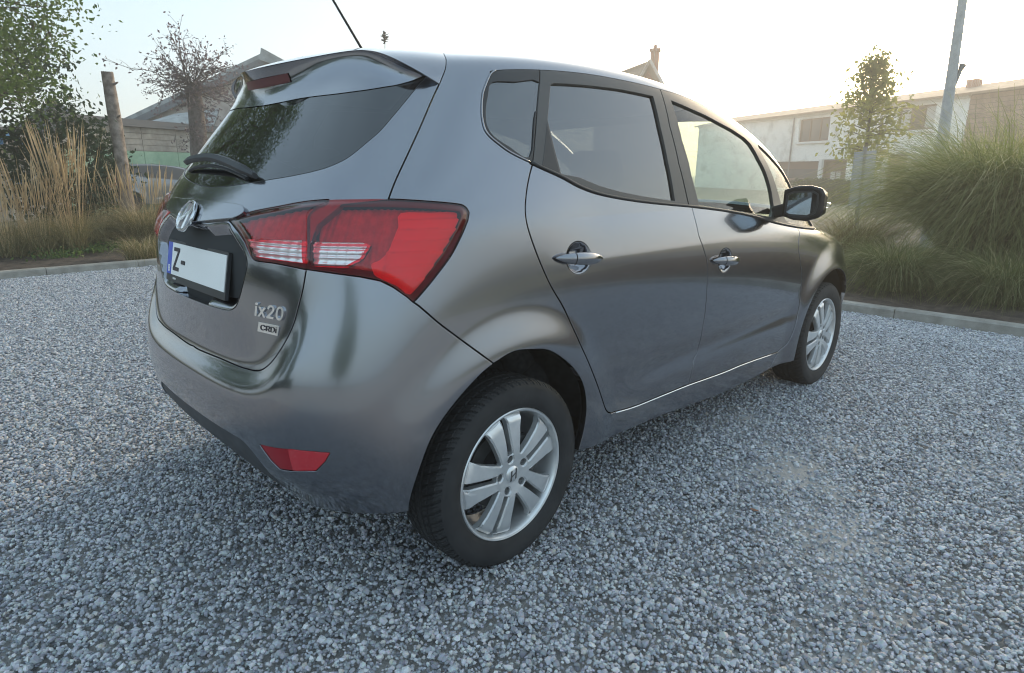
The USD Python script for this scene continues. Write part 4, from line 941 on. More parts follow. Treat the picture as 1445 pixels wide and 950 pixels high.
def leaves(centres, size, r, curl=.25, asp=.55):
    """small folded leaves, four triangles each"""
    n = len(centres); d = r.normal(size=(n, 3)); d[:, 2] -= .15; d /= np.linalg.norm(d, axis=1, keepdims=True)
    e = np.cross(d, r.normal(size=(n, 3))); e /= np.linalg.norm(e, axis=1, keepdims=True)+1e-9; u = np.cross(d, e)
    s = size*r.uniform(.6, 1.35, (n, 1)); c = np.asarray(centres)
    P = [c-d*s*.5, c+e*s*asp*.5+u*s*curl*.3-d*s*.05, c+d*s*.5, c-e*s*asp*.5+u*s*curl*.3-d*s*.05, c+d*s*.02]
    V = np.stack(P, 1).reshape(-1, 3); b = np.arange(n)[:, None]*5
    F = np.concatenate([b+[0, 1, 4], b+[1, 2, 4], b+[2, 3, 4], b+[3, 0, 4]])
    return trimesh.Trimesh(V, F, process=False)
def branching(base, top, r0, r, spread=.6, levels=3, kids=6, ln=.78, wob=.12, up=.3):
    """trunk and limbs as tapered tubes, and the places where leaves sit"""
    out, tips = [], []
    def go(a, b, ra, rb, lev):
        n = 6; t = np.linspace(0, 1, n)[:, None]; p_ = a+(b-a)*t; L = np.linalg.norm(b-a)
        p_[1:-1] += r.normal(0, wob*L*.25, (n-2, 3)); out.append(tube(p_, np.linspace(ra, rb, n), 7 if lev == 0 else 5))
        if lev >= levels:
            tips.extend(p_[1:]); return
        if lev == levels-1: tips.extend(p_[3:])
        for k in range(kids):
            f = r.uniform(.35, 1.0); s = p_[min(n-1, int(f*(n-1)))]
            d = (b-a)/L; v = r.normal(size=3); v -= d*(v@d); v /= np.linalg.norm(v)+1e-9
            dirn = d*(1-spread)+v*spread+np.array([0, 0, up*.5]); dirn /= np.linalg.norm(dirn)
            go(s, s+dirn*L*r.uniform(.42, .7)*ln, max(.004, (ra+(rb-ra)*f)*.55), .003, lev+1)
    go(np.asarray(base, float), np.asarray(top, float), r0, r0*.45, 0)
    return cat(out), np.array(tips)
def tree(name, label, cat_, base, height, r0, crown_r, n, leaf, seed, leafm, group=None, squash=.9, crown_z=.62, levels=3, kids=6, lean=(0, 0)):
    r = np.random.default_rng(seed); t = thing(name, label, cat_, base, 0, group)
    wood, tips = branching((0, 0, -.1), (lean[0], lean[1], height*.62), r0, r, levels=levels, kids=kids)
    # clumps on the limbs inside an uneven crown
    c0 = np.array([lean[0], lean[1], height*crown_z]); q = r.normal(size=(900, 3)); q /= np.linalg.norm(q, axis=1, keepdims=True); rad = r.uniform(.25, 1, 900)**.5
    wobble = .72+.55*meshkit.fbm(q*1.8+seed, 3, seed)
    ext = c0+q*(rad*wobble)[:, None]*np.array([crown_r, crown_r, height*(1-crown_z)*squash+.1])
    keep = ext[:, 2] > height*.14; cl = ext[keep][:int(min(len(ext), n/26))]
    k = len(cl); per = n//k
    cen = np.repeat(cl, per, 0)+r.normal(size=(k*per, 3))*np.array([.16, .16, .12])*crown_r*.75*np.repeat(r.uniform(.5, 1.3, k), per)[:, None]
    tw = []
    for c in cl[::2]:
        i = np.argmin(np.linalg.norm(tips-c, axis=1)); tw.append(tube([tips[i], (tips[i]+c)/2+r.normal(0, .05, 3), c], [.008*crown_r/1.5, .006, .003], 4, False))
    obj('trunk', cat([wood]+tw), M['bark'], t, smooth=True)
    green('crown', leaves(cen, leaf, r), 5, M[leafm], t)
    return t
def blades(n, r, base_r, h, spread, width, droop, seg=6, hvar=.16, centre=(0, 0, 0)):
    """arching grass blades as tapering strips"""
    a = r.uniform(0, 2*np.pi, n); rr = base_r*np.sqrt(r.uniform(0, 1, n)); b = np.stack([rr*np.cos(a), rr*np.sin(a), 0*a], 1)+centre
    az = a+r.normal(0, .7, n); out = np.stack([np.cos(az), np.sin(az), 0*az], 1); L = h*(1+r.normal(0, hvar, n)).clip(.35, 1.6)
    tilt = np.abs(r.normal(0, spread, n)); t = np.linspace(0, 1, seg)
    side = np.stack([-np.sin(az), np.cos(az), 0*az], 1); side = side*np.cos(.6)+r.normal(0, .35, (n, 3)); side /= np.linalg.norm(side, axis=1, keepdims=True)
    P = []
    dr = droop*r.uniform(.3, 1.4, n)
    for s in t:
        ang = tilt+dr*s**2
        P.append(None if False else b+out*(L*s*np.sin(np.minimum(ang, 2.2)*(.5+.5*s)))[:, None]+np.array([0, 0, 1.0])*(L*s*np.cos(np.minimum(ang*(.55+.45*s), 1.9)))[:, None])
    P = np.stack(P, 1); w = width*(1-.85*t**1.5)[None, :, None]*r.uniform(.6, 1.3, (n, 1, 1))
    V = np.stack([P-side[:, None]*w/2, P+side[:, None]*w/2], 2).reshape(-1, 3); F = []
    k0 = (np.arange(n)*seg*2)[:, None]
    for i in range(seg-1):
        q = k0+i*2; F += [np.concatenate([q, q+1, q+3], 1), np.concatenate([q, q+3, q+2], 1)]
    V[:, 2] = np.maximum(V[:, 2], -.02)
    return trimesh.Trimesh(V, np.concatenate(F), process=False)
def plumes(n, r, base_r, h, lean, width, centre=(0, 0, 0)):
    """upright feathery stalks"""
    V, F, b = [], [], 0; parts = []
    a = r.uniform(0, 2*np.pi, n); rr = base_r*np.sqrt(r.uniform(0, 1, n))
    for k in range(n):
        p0 = np.array([rr[k]*math.cos(a[k]), rr[k]*math.sin(a[k]), 0])+centre; d = np.array([math.cos(a[k])*lean*r.uniform(0, 1.2)+r.normal(0, .03), math.sin(a[k])*lean*r.uniform(0, 1.2)+r.normal(0, .03), 1.0]); L = h*r.uniform(.72, 1.08)
        bend = np.array([r.normal(0, .05), r.normal(0, .05), 0])*L
        for q in range(2):
            s = r.normal(size=3); s -= d*(s@d)/(d@d); s /= np.linalg.norm(s); t = np.array([0, .35, .62, .72, .84, 1.0]); w = np.array([.25, .22, .22, .9, 1.0, .1])*width*r.uniform(.7, 1.2)
            P = p0+d*L*t[:, None]+bend*t[:, None]**2
            V.append(np.stack([P-s*w[:, None]/2, P+s*w[:, None]/2], 1).reshape(-1, 3))
            for i in range(5): F += [[b+2*i, b+2*i+1, b+2*i+3], [b+2*i, b+2*i+3, b+2*i+2]]
            b += 12
    return trimesh.Trimesh(np.concatenate(V), np.array(F), process=False)

def green(name, t, per, material, parent, seed=0, clump=None):
    """leaves or blades, each with its own tone; clump neighbours share some of it"""
    n = len(t.vertices)//per; r = np.random.default_rng(seed+n); c = np.array(t.vertices)[::per][:n]
    q = np.clip(.55*r.uniform(0, 1, n)+.9*(meshkit.fbm(c*(clump or 1.3)+7, 3, seed)-.5)+.22, 0, 1)
    return obj(name, t, material, parent, rnd=np.repeat(q, per))
# right-hand bed: one great clump of tall grass and low clumps in front of it
def clump(name, label, cat_, px, py, d, n, base_r, h, spread, width, droop, seed, main, tip, tipn, group=None):
    r = np.random.default_rng(seed); c = at(px, py, d) if d else on_ground(px, py, .05); t = thing(name, label, cat_, (c[0], c[1], .03), 0, group)
    green('blades', blades(n, r, base_r, h, spread, width, droop), 12, M[main], t)
    if tipn: green('pale_blades', blades(tipn, r, base_r, h*1.08, spread*.9, width*.9, droop*.9), 12, M[tip], t)
    return t
clump('tall_grass', 'large green fountain of tall grass with pale tips, filling the right edge behind the kerb', 'ornamental grass', 1400, 380, 9.8, 8500, .55, 1.72, .27, .012, .85, 21, 'miscanthus', 'miscanthus_tip', 900)
clump('tall_grass', 'tall green grass clump at the far right edge, half outside the picture', 'ornamental grass', 1515, 380, 9.8, 5000, .5, 1.70, .28, .012, .85, 22, 'miscanthus', 'miscanthus_tip', 600)
clump('low_grass', 'low feathery grass clump just right of the car front wheel, behind the kerb', 'ornamental grass', 1262, 385, 8.0, 3000, .26, .60, .58, .006, 1.0, 23, 'fountain', 'miscanthus_tip', 420)
clump('low_grass', 'low green grass clump in front of the tall grass, beside the kerb at the right edge', 'ornamental grass', 1420, 415, 7.8, 2800, .26, .56, .58, .006, 1.0, 24, 'fountain', 'miscanthus_tip', 420)
clump('low_grass', 'thin yellowed grass clump showing just over the car bonnet, left of the sign post foot', 'ornamental grass', 1203, 360, 9.6, 1600, .28, .75, .45, .006, .7, 25, 'drygreen', 'miscanthus_tip', 300)
clump('low_grass', 'low dull grass clump between the two larger low ones, under the tall grass', 'ornamental grass', 1340, 400, 8.4, 1600, .26, .42, .7, .006, 1.0, 26, 'drygreen', 'miscanthus_tip', 200)

# left-hand bed: straw-coloured upright grasses, weeds
def straw(label, px, d, h, n, base_r, seed):
    r = np.random.default_rng(seed); c = at(px, 330, d); t = thing('straw_grass', label, 'ornamental grass', (c[0], c[1], .03), 0)
    green('stalks', plumes(n, r, base_r, h, .22, .016), 24, M['straw'], t)
    green('leaves', blades(n*4, r, base_r*1.3, h*.42, .5, .007, .9), 12, M['drygreen'], t)
    return t
straw('tallest straw coloured grass clump, in front of the dark green bush', 103, 11.6, 1.80, 80, .12, 31)
straw('straw coloured grass clump left of the tallest one', 52, 11.6, 1.36, 60, .16, 32)
straw('straw coloured grass clump cut by the left edge of the picture', 6, 11.6, 1.15, 55, .18, 33)
straw('sparse straw grass to the right of the wooden pole, before the parked silver car', 205, 13.2, 1.30, 60, .35, 34)
straw('faint straw grass just left of the wooden pole, against the green wall', 150, 13.5, 1.35, 45, .3, 35)
def dull_clump(label, px, py, d, seed, h=.6, n=1400, br=.4):
    clump('dry_grass', label, 'grass', px, py, d, n, br, h, .45, .006, .7, seed, 'drygreen', 'straw', n//6)
dull_clump('dry brown grass tuft at the foot of the wooden pole', 178, 330, 13.0, 41, .5, 1300, .35)
dull_clump('dry grass tuft between the wooden pole and the car tail lamp', 212, 335, 12.4, 42, .72, 1600, .35)
dull_clump('dull green grass filling behind the tallest straw clump', 140, 320, 13.0, 43, .55, 1500, .6)
dull_clump('dull low grass under the straw clump left of the tallest', 70, 325, 12.8, 44, .5, 1300, .45)
dull_clump('dull low grass at the left edge under the straw', 15, 330, 12.6, 45, .5, 1300, .45)
dull_clump('low dry grass beside the car bumper corner, nearest the kerb', 205, 348, 10.2, 46, .34, 700, .25)
def weed(label, px, py, seed, n=420, w=.28):
    r = np.random.default_rng(seed); c = on_ground(px, py, .05); t = thing('weed', label, 'weed', (c[0], c[1], .04))
    q = r.normal(size=(n, 3))*np.array([w, w*.6, .035])+[0, 0, .05]; q[:, 2] = np.abs(q[:, 2]); green('leaves', leaves(q, .05, r), 5, M['leaf'], t)
    tag(green('stems', blades(40, r, w, .12, .8, .004, .6), 12, M['leaf'], t), kind='stuff')
weed('larger patch of low green weeds on the soil below the tallest straw clump', 122, 355, 51)
weed('small patch of green weeds on the soil close to the kerb', 85, 364, 52, 160, .16)
weed('green weeds on the soil right of the larger patch', 165, 348, 53, 260, .2)
weed('tiny green weeds on the bare soil near the left edge', 12, 357, 54, 80, .1)

# trees
c = at(-118, 300, 13.5)
tree('broadleaf_tree', 'big broadleaf tree filling the top left corner, bright sky between its leaves', 'tree', (c[0], c[1], 0), 9.2, .2, 2.55, 85000, .075, 61, 'leaf', squash=.95, crown_z=.57)
def bush(name, label, px, d, w, h, n, leaf, seed, m_, z=0):
    r = np.random.default_rng(seed); c = at(px, 300, d); t = thing(name, label, 'bush', (c[0], c[1], z))
    k = n//24; q = r.normal(size=(k, 3)); q /= np.linalg.norm(q, axis=1, keepdims=True); q *= (r.uniform(.45, 1, k)**.5*(.7+.5*meshkit.fbm(q*1.7+seed, 3)))[:, None]
    cl = q*[w/2, w/2, h/2]+[0, 0, h*.52]; cen = np.repeat(cl, 24, 0)+r.normal(size=(k*24, 3))*.09*w
    cen[:, 2] = np.abs(cen[:, 2]); green('foliage', leaves(cen, leaf, r), 5, M[m_], t)
    st = [tube([(0, 0, 0), c_*[.5, .5, .45], c_], [.03, .015, .005], 5, False) for c_ in cl[::9]]; tag(obj('stems', cat(st), M['bark'], t), kind='stuff')
    return t
bush('dark_bush', 'dark green leafy bush in front of the grey wall, behind the tallest straw grass', 100, 14.2, 2.0, 2.35, 5200, .10, 62, 'leaf_dark')
bush('dark_bush', 'dark green foliage under the big tree, against the wall left of the bush', 18, 16.5, 2.6, 1.2, 2400, .11, 63, 'leaf_dark', 2.6)
# pollard: thick trunk with a knob of thin twigs
r = np.random.default_rng(71); c = at(290, 300, 17.5); pol = thing('pollard_tree', 'pollarded tree with thick dark trunk and thin sparse twigs, left of the car roof', 'tree', (c[0], c[1], 0))
hd = at(272, 122, 17.5)-c+[0, 0, c[2]]; hd = at(272, 122, 17.5)-np.array([c[0], c[1], 0])
tr = dens(np.array([[0, 0, 0], hd*[.3, .3, 0]+[0, 0, 1.4], hd*[.7, .7, 0]+[.02, 0, 2.5], hd]), 6)
wood = [tube(tr, np.interp(np.linspace(0, 1, len(tr)), [0, .5, .85, 1], [.25, .19, .17, .20]), 12)]
cl = []
for k in range(95):
    s = tr[-1]+r.normal(0, .12, 3) if k < 70 else tr[r.integers(len(tr)//2, len(tr))]+r.normal(0, .05, 3)
    d = r.normal(size=3); d[2] = abs(d[2])*.9+.1 if k < 70 else d[2]*.4; d /= np.linalg.norm(d); L = r.uniform(.7, 1.65) if k < 70 else r.uniform(.3, .8)
    p_ = [s]
    for i in range(6): d = d+r.normal(0, .22, 3)+[0, 0, -.03]; d /= np.linalg.norm(d); p_.append(p_[-1]+d*L/6)
    wood.append(tube(p_, np.linspace(.012, .0035, 7), 4, False)); cl += p_[3:]
    for i in (2, 3, 4, 5):
        e = d+r.normal(0, .8, 3); e /= np.linalg.norm(e); q = [p_[i], p_[i]+e*.14, p_[i]+e*.28+r.normal(0, .04, 3)]; wood.append(tube(q, [.005, .004, .003], 3, False)); cl.append(q[-1])
obj('trunk', cat(wood), M['pollard_bark'], pol, smooth=True)
cen = np.repeat(np.array(cl), 3, 0)+r.normal(0, .05, (len(cl)*3, 3)); green('crown', leaves(cen, .075, r), 5, M['leaf_sparse'], pol)
# young tree in front of the white house
c = at(1208, 300, 21.0)
def slim_tree(name, label, px, d, ztop, wid, n, seed, leafm, r0=.07, z0=1.3, leaf=.13):
    r = np.random.default_rng(seed); c = at(px, 300, d); t = thing(name, label, 'tree', (c[0], c[1], 0))
    wood = [tube(dens(np.array([[0, 0, 0], [.03, .02, ztop*.4], [0, .04, ztop*.75], [.02, 0, ztop*.98]]), 4), np.linspace(r0, .008, 13), 7)]; cl = []
    for k in range(60):
        z = z0+(ztop-z0)*(k/60)**.9; f = np.sin(np.clip((z-z0)/(ztop-z0), 0, 1)*np.pi*.86+.35)*(1-.55*((z-z0)/(ztop-z0))**2); L = wid*max(.12, f)*r.uniform(.6, 1.15); a = r.uniform(0, 2*np.pi)
        d_ = np.array([math.cos(a), math.sin(a), r.uniform(.05, .7)]); p_ = [np.array([0, 0.02, z]), np.array([0, .02, z])+d_*L*.5, np.array([0, .02, z])+d_*L+[0, 0, -.1*L]]
        wood.append(tube(p_, [.016, .010, .004], 4, False)); cl += [p_[1]+(p_[2]-p_[1])*u for u in (0, .4, .75, 1)]+[p_[0]+(p_[1]-p_[0])*.6]
    cl = np.array(cl); per = n//len(cl); cen = np.repeat(cl, per, 0)+r.normal(size=(len(cl)*per, 3))*wid*.14
    obj('trunk', cat(wood), M['bark'], t, smooth=True); green('crown', leaves(cen, leaf, r, asp=.5), 5, M[leafm], t)
slim_tree('young_tree', 'slender young tree with yellow lit top in front of the white house', 1210, 21.0, at(1215, 84, 21.0)[2], 1.1, 2600, 72, 'leaf_young', leaf=.15)
slim_tree('young_tree', 'leafy twigs of a thin tree just showing over the car roof beside the aerial', 553, 19.0, at(553, 44, 19.0)[2], .16, 130, 73, 'leaf_sparse', .02, 4.6, .06)

# a few fallen leaves on the stones
r = np.random.default_rng(77); q = np.stack([r.uniform(-1.5, 4.6, 34), r.uniform(-2.6, 6.6, 34), np.full(34, .012)], 1); lv = leaves(q, .034, r); v = np.array(lv.vertices); v[:, 2] = .012+(v[:, 2]-.012)*.35; lv.vertices = v
M['dead_leaf'] = plain('dead_leaf', (.16, .06, .03), .7)
tag(obj('fallen_leaves', lv, M['dead_leaf']), 'small brown dead leaves scattered thinly on the gravel', 'leaves', kind='stuff')
# leaning wooden pole in the bed
c = at(183, 300, 13.6); tp = at(151, 101, 13.4); r = np.random.default_rng(75)
pl = thing('wooden_pole', 'bare leaning weathered wooden pole standing in the left bed', 'pole', (c[0], c[1], 0)); tp = tp-[c[0], c[1], 0]
pts = dens(np.array([[0, 0, -.1], tp*[.26, .26, .25]+r.normal(0, .02, 3), tp*[.55, .55, .5]+r.normal(0, .02, 3), tp*[.8, .8, .77]+r.normal(0, .02, 3), tp]), 5)
obj('pole_shaft', tube(pts, np.interp(np.linspace(0, 1, len(pts)), [0, .5, 1], [.135, .105, .092])*(1+r.normal(0, .035, len(pts))), 14), M['pole_wood'], pl, smooth=50)
for f in (.93, .62, .55, .7, .45):
    p_ = pts[int(f*(len(pts)-1))]; a = r.uniform(0, 6.28); d = np.array([math.cos(a), math.sin(a), .35]); obj('branch_stub', tube([p_+d*.07, p_+d*.15, p_+d*.19], [.022, .016, .010], 6), M['pole_wood'], pl)

# ------------------------------------------------------------------ buildings and street furniture
M['white_wall'] = noisy('flaking_white_render', (.50, .48, .43), (.76, .75, .70), .9, rough=.85, lo=.30, hi=.5)
M['white_trim'] = plain('white_trim', (.62, .61, .57), .6)
M['brown_frame'] = plain('brown_window_frame', (.13, .075, .05), .6)
M['brown_roof'] = noisy('brown_roof_sheet', (.17, .12, .085), (.28, .205, .15), 1.4, rough=.85)
M['cladding'] = noisy('brown_cladding_board', (.17, .11, .08), (.32, .22, .165), 2.2, rough=.8)
M['slate'] = noisy('grey_slate', (.20, .21, .205), (.33, .345, .34), 3.0, rough=.6)
M['brick'] = mat('red_brick', {'t': ('texture_coordinate', {}), 'b': ('brick_texture', {'scale': 4.0, 'color1': (.24, .075, .04), 'color2': (.34, .12, .065), 'mortar': (.4, .36, .32), 'mortar_size': .02}), 'p': ('principled_bsdf', {'roughness': .9})}, [('t.object', 'b.vector'), ('b.color', 'p.base_color')])
M['pale_brick'] = noisy('pale_brick_render', (.36, .29, .25), (.50, .43, .38), 2.5, rough=.9)
M['wall_concrete'] = noisy('grey_concrete_panel', (.30, .27, .235), (.46, .425, .375), 2.6, rough=.9, bump=.3, bscale=30.0)
M['green_paint'] = noisy('green_painted_wall', (.26, .44, .30), (.38, .56, .40), 2.0, rough=.8)
M['lead'] = plain('dark_coping', (.12, .125, .135), .6)
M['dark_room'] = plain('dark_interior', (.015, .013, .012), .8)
M['curtain'] = plain('net_curtain', (.45, .44, .41), .9)
M['far_glass'] = plain('window_glass', (.05, .05, .05), .08)
M['sign_grey'] = plain('sign_back_grey', (.26, .28, .31), .5, .3)
M['post_steel'] = plain('galvanised_post', (.20, .20, .20), .5, .5)
M['lamp_concrete'] = noisy('lamp_post_paint', (.34, .34, .33), (.46, .455, .44), 6.0, rough=.6)
M['blue_metal'] = plain('blue_metal', (.04, .16, .30), .45)
M['planks'] = noisy('grey_board', (.16, .14, .12), (.30, .27, .24), 6.0, rough=.9)

M['dull_paint'] = paint('dull_grey_paint', (.20, .21, .22), .8, .3)
class Face:
    """a vertical wall plane through two ground points; pixels of the wall give (s along it, z)"""
    def __init__(f, A, B):
        f.A, f.B = np.array([*A[:2], 0.0]), np.array([*B[:2], 0.0]); f.L = np.linalg.norm(f.B-f.A); f.t = (f.B-f.A)/f.L
        f.n = np.array([f.t[1], -f.t[0], 0]); f.n *= np.sign((CAM-f.A)@f.n)
    def sz(f, px, py):
        q = ray_at(px, py); k = ((f.A-CAM)@f.n)/(q@f.n); p_ = CAM+q*k; return (p_-f.A)@f.t, p_[2]
    def block(f, s0, s1, z0, z1, d0, d1):
        """a block from d0 to d1 metres in front of the plane"""
        c = f.A+f.t*(s0+s1)/2+f.n*(d0+d1)/2+[0, 0, (z0+z1)/2]; b = trimesh.creation.box((s1-s0, d1-d0, z1-z0)); R = np.eye(4); R[:3, 0] = f.t; R[:3, 1] = f.n; R[:3, 2] = [0, 0, 1]
        if np.linalg.det(R[:3, :3]) < 0: R[:3, 0] = -f.t
        b.apply_transform(R); b.apply_translation(c); return b
    def wall(f, s0, s1, z0, z1, holes, thick=.35):
        pg = shapely.box(s0, z0, s1, z1).difference(unary_union([shapely.box(*h) for h in holes]) if holes else Polygon())
        out = []
        for g in getattr(pg, 'geoms', [pg]):
            t = trimesh.creation.extrude_polygon(g, thick, engine='earcut'); v = np.array(t.vertices)
            o = trimesh.Trimesh(f.A+v[:, :1]*f.t+np.outer(v[:, 1], [0, 0, 1.0])-f.n*v[:, 2:3], t.faces, process=False)
            if o.volume < 0: o.invert()
            out.append(o)
        return cat(out)
    def pt(f, s, z, d=0): return f.A+f.t*s+f.n*d+np.array([0, 0, z])
def quad_solid(pts, th):
    pts = np.asarray(pts, float); n = np.cross(pts[1]-pts[0], pts[2]-pts[0]); n /= np.linalg.norm(n)
    t = trimesh.convex.convex_hull(np.vstack([pts, pts-n*th])); return t

# the long white two-storey house
f = Face(at(1030, 250, 56.5), at(1460, 250, 38.5)); eave = f.sz(1250, 146)[1]
HS = lambda px, py: f.sz(px, py)
sL, sR = f.sz(985, 200)[0], f.sz(1366, 160)[0]; sEnd = f.sz(1500, 140)[0]
def rect(x0, y0, x1, y1):
    a = f.sz(x0, (y0+y1)/2)[0]; b = f.sz(x1, (y0+y1)/2)[0]; xm = (x0+x1)/2; return a, f.sz(xm, y1)[1], b, f.sz(xm, y0)[1]
w1 = rect(1127.5, 167, 1170, 199.5); w2 = rect(1267, 149.5, 1319, 183.5)
g1 = rect(1092, 228, 1153.5, 283); d1 = rect(1159, 225, 1192, 279); d2 = rect(1250, 217, 1276, 283)
z0 = -.5
for o in (g1, d1, d2): pass
g1 = (g1[0], .15, g1[2], g1[3]); d1 = (d1[0], .05, d1[2], d1[3]); d2 = (d2[0], .05, d2[2], d2[3])
zw1, zw2 = f.sz(1148, 200)[1], f.sz(1148, 167)[1]
house = thing('white_house', 'long white two storey house with peeling paint and low brown roof, behind the young tree', 'house')
obj('wall', f.wall(sL, sR, z0, eave, [w1, w2, g1, d1, d2]), M['white_wall'], house)
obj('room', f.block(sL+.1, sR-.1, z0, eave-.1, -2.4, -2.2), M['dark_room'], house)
obj('cornice', f.block(sL, sR, eave-.22, eave-.02, .003, .12), M['white_trim'], house)
def window(w, par, cols, sill=True, curtain=False):
    s0, a, s1, b = w; t = .09
    wn = thing('window', parent=par)
    fr = [f.block(s0, s1, b-t, b, -.2, -.12), f.block(s0, s1, a, a+t, -.2, -.12)]+[f.block(s0+(s1-s0)*k/cols-(t/2 if 0 < k < cols else 0 if k == 0 else t), s0+(s1-s0)*k/cols+(t/2 if 0 < k < cols else t if k == 0 else 0), a+t, b-t, -.2, -.12) for k in range(cols+1)]
    obj('frame', cat(fr), M['brown_frame'], wn)
    for k in range(cols): obj('pane', f.block(s0+(s1-s0)*k/cols+t, s0+(s1-s0)*(k+1)/cols-t/2, a+t, b-t, -.17, -.165), M['far_glass'] if not (curtain and k != 1) else M['curtain'], wn)
    if sill: obj('sill', f.block(s0-.12, s1+.12, a-.14, a-.002, -.1, .10), M['white_trim'], wn)
window(w1, house, 3, True); window(w2, house, 3, True, True)
sf = thing('shop_front', parent=house); hh = g1[3]-g1[1]
obj('fascia', f.block(g1[0], g1[2], g1[3]-hh*.28, g1[3], -.2, -.12), M['brown_frame'], sf)
obj('lower_panel', f.block(g1[0], g1[2], g1[1], g1[1]+hh*.38, -.22, -.12), M['cladding'], sf); obj('pane', f.block(g1[0], g1[2], g1[1]+hh*.38, g1[3]-hh*.28, -.19, -.18), M['far_glass'], sf)
obj('pillar', f.block(g1[2]+.02, d1[0]-.02, .02, g1[3]+.1, .003, .10), M['white_trim'], house)
for dd, pale in ((d1, True), (d2, False)):
    dr_ = thing('door', parent=house); w_ = dd[2]-dd[0]
    obj('door_frame', cat([f.block(dd[0], dd[0]+.1, dd[1], dd[3], -.22, -.05), f.block(dd[2]-.1, dd[2], dd[1], dd[3], -.22, -.05), f.block(dd[0]+.1, dd[2]-.1, dd[3]-.12, dd[3], -.22, -.05)]), M['brown_frame'], dr_)
    obj('door_leaf', f.block(dd[0]+.1, dd[2]-.1, dd[1], dd[3]-.12, -.24, -.2), M['brown_frame'], dr_)
    if pale:
        for k in (0, 1): obj('pane', f.block(dd[0]+w_*(.28+.24*k), dd[0]+w_*(.46+.24*k), dd[1]+.25, dd[1]+(dd[3]-dd[1])*.62, -.199, -.18), M['curtain'], dr_)
# low-pitched roof over both parts of the building
def roof_piece(s0, s1, d=5.0, rise=1.15): return [f.pt(s0, eave, .35), f.pt(s1, eave, .35), f.pt(s1, eave+rise, -d), f.pt(s0, eave+rise, -d)]
rise = f.sz(1250, 127)[1]-eave
obj('roof', quad_solid(roof_piece(sL-.3, sR-.004, 3.6, rise*1.12), .12), M['brown_roof'], house)
obj('rear_roof', quad_solid([f.pt(sL-.3, eave+rise*1.12-.02, -3.62), f.pt(sR, eave+rise*1.12-.02, -3.62), f.pt(sR, eave-.6, -9), f.pt(sL-.3, eave-.6, -9)], .12), M['brown_roof'], house)
pv = f.sz(1318, 113); obj('chimney', f.block(pv[0]-.25, pv[0]+.25, eave+.55, pv[1]+.12, -3.0, -2.5), M['brick'], house)
barn = thing('clad_house', 'lower part of the building at the far right, clad in brown horizontal boards', 'house')
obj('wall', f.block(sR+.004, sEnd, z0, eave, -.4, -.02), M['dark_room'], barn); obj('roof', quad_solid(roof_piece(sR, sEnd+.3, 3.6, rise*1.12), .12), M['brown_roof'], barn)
obj('gutter', f.block(sR, sEnd, eave-.10, eave-.01, .2, .32), M['white_trim'], barn)
zb = 1.2; nb = 17
for k in range(nb):
    a, b = zb+(eave-.12-zb)*k/nb, zb+(eave-.12-zb)*(k+1)/nb; obj('cladding_board', f.block(sR+.01, sEnd-.01, a+.015, b-.01, -.018, .02+.012*(k % 2)), M['cladding'], barn)
pv = f.sz(1417, 96); obj('flue', tube([f.pt(pv[0], eave+.4, -2.4), f.pt(pv[0], pv[1]+.2, -2.4)], .16, 10), M['brick'], barn)
obj('gutter', f.block(sL, sR-.01, eave-.10, eave-.005, .13, .26), M['white_trim'], house)
for q_ in (1118, 1240): ss = f.sz(q_, 200)[0]; obj('downpipe', tube([f.pt(ss, eave-.1, .06), f.pt(ss, 0, .06)], .05, 8), M['post_steel'], house)
# hedge at its foot and the sign, the lamp post
hd_ = at(1165, 300, 33.0); r = np.random.default_rng(81)
hg = thing('low_hedge', 'low dark hedge at the foot of the white house, behind the door mirror', 'hedge', (0, 0, 0)); A, B = at(1120, 300, 36), at(1215, 300, 31)
q = A+(B-A)*r.uniform(0, 1, (3200, 1))+r.normal(0, .3, (3200, 3)); q[:, 2] = r.uniform(-.1, .92, 3200)*(.85+.3*meshkit.fbm(q*.7, 2)); green('foliage', leaves(q, .16, r), 5, M['leaf_dark'], hg)
tag(obj('hedge_stems', cat([tube([[*(A+(B-A)*t)[:2], 0], [*(A+(B-A)*t+r.normal(0, .2, 3))[:2], .6]], [.03, .01], 5) for t in np.linspace(0, 1, 24)]), M['bark'], hg), kind='stuff')
sg = thing('sign_board', 'grey back of a large sign board on a steel post, left of the tall grass', 'sign'); D = 16.5
a, b, c_, d_ = at(1205.5, 215, D), at(1235, 212.5, D+.5), at(1227, 290.5, D+.5), at(1196.5, 290.5, D)
obj('board', quad_solid([a, b, c_, d_], .04), M['sign_grey'], sg); mid1, mid2 = (a+b)/2, (c_+d_)/2; gdir = (mid2-mid1); back = (CAM-mid1)*[1, 1, 0]; back /= np.linalg.norm(back)
foot = mid2+gdir*((mid2[2]-.0)/(mid1[2]-mid2[2])); 
obj('post', tube([foot+back*.05, mid1-gdir*.08+back*.05], .045, 12), M['post_steel'], sg, smooth=40)
for t in (.2, .8): obj('bracket', tube([mid1+gdir*t-(b-a)*.35+back*.02, mid1+gdir*t+(b-a)*.35+back*.02], .018, 6), M['post_steel'], sg)
lp = thing('lamp_post', 'tall tapering grey lamp post rising out of the picture at the right', 'lamp post'); D = 13.0
ft, tp = at(1329, 205, D), at(1359, -4, D); dz = (tp-ft)/(tp[2]-ft[2]); f0 = ft-dz*ft[2]; t2 = ft+dz*7.2
f0 = np.array([ft[0], ft[1], 0])*.7+f0*.3
pp = [f0, ft, tp, ft+dz*(7.0-ft[2])]
obj('shaft', tube(pp, [.098, .088, .062, .045], 16), M['lamp_concrete'], lp, smooth=40); bk = at(1350, 97, D)
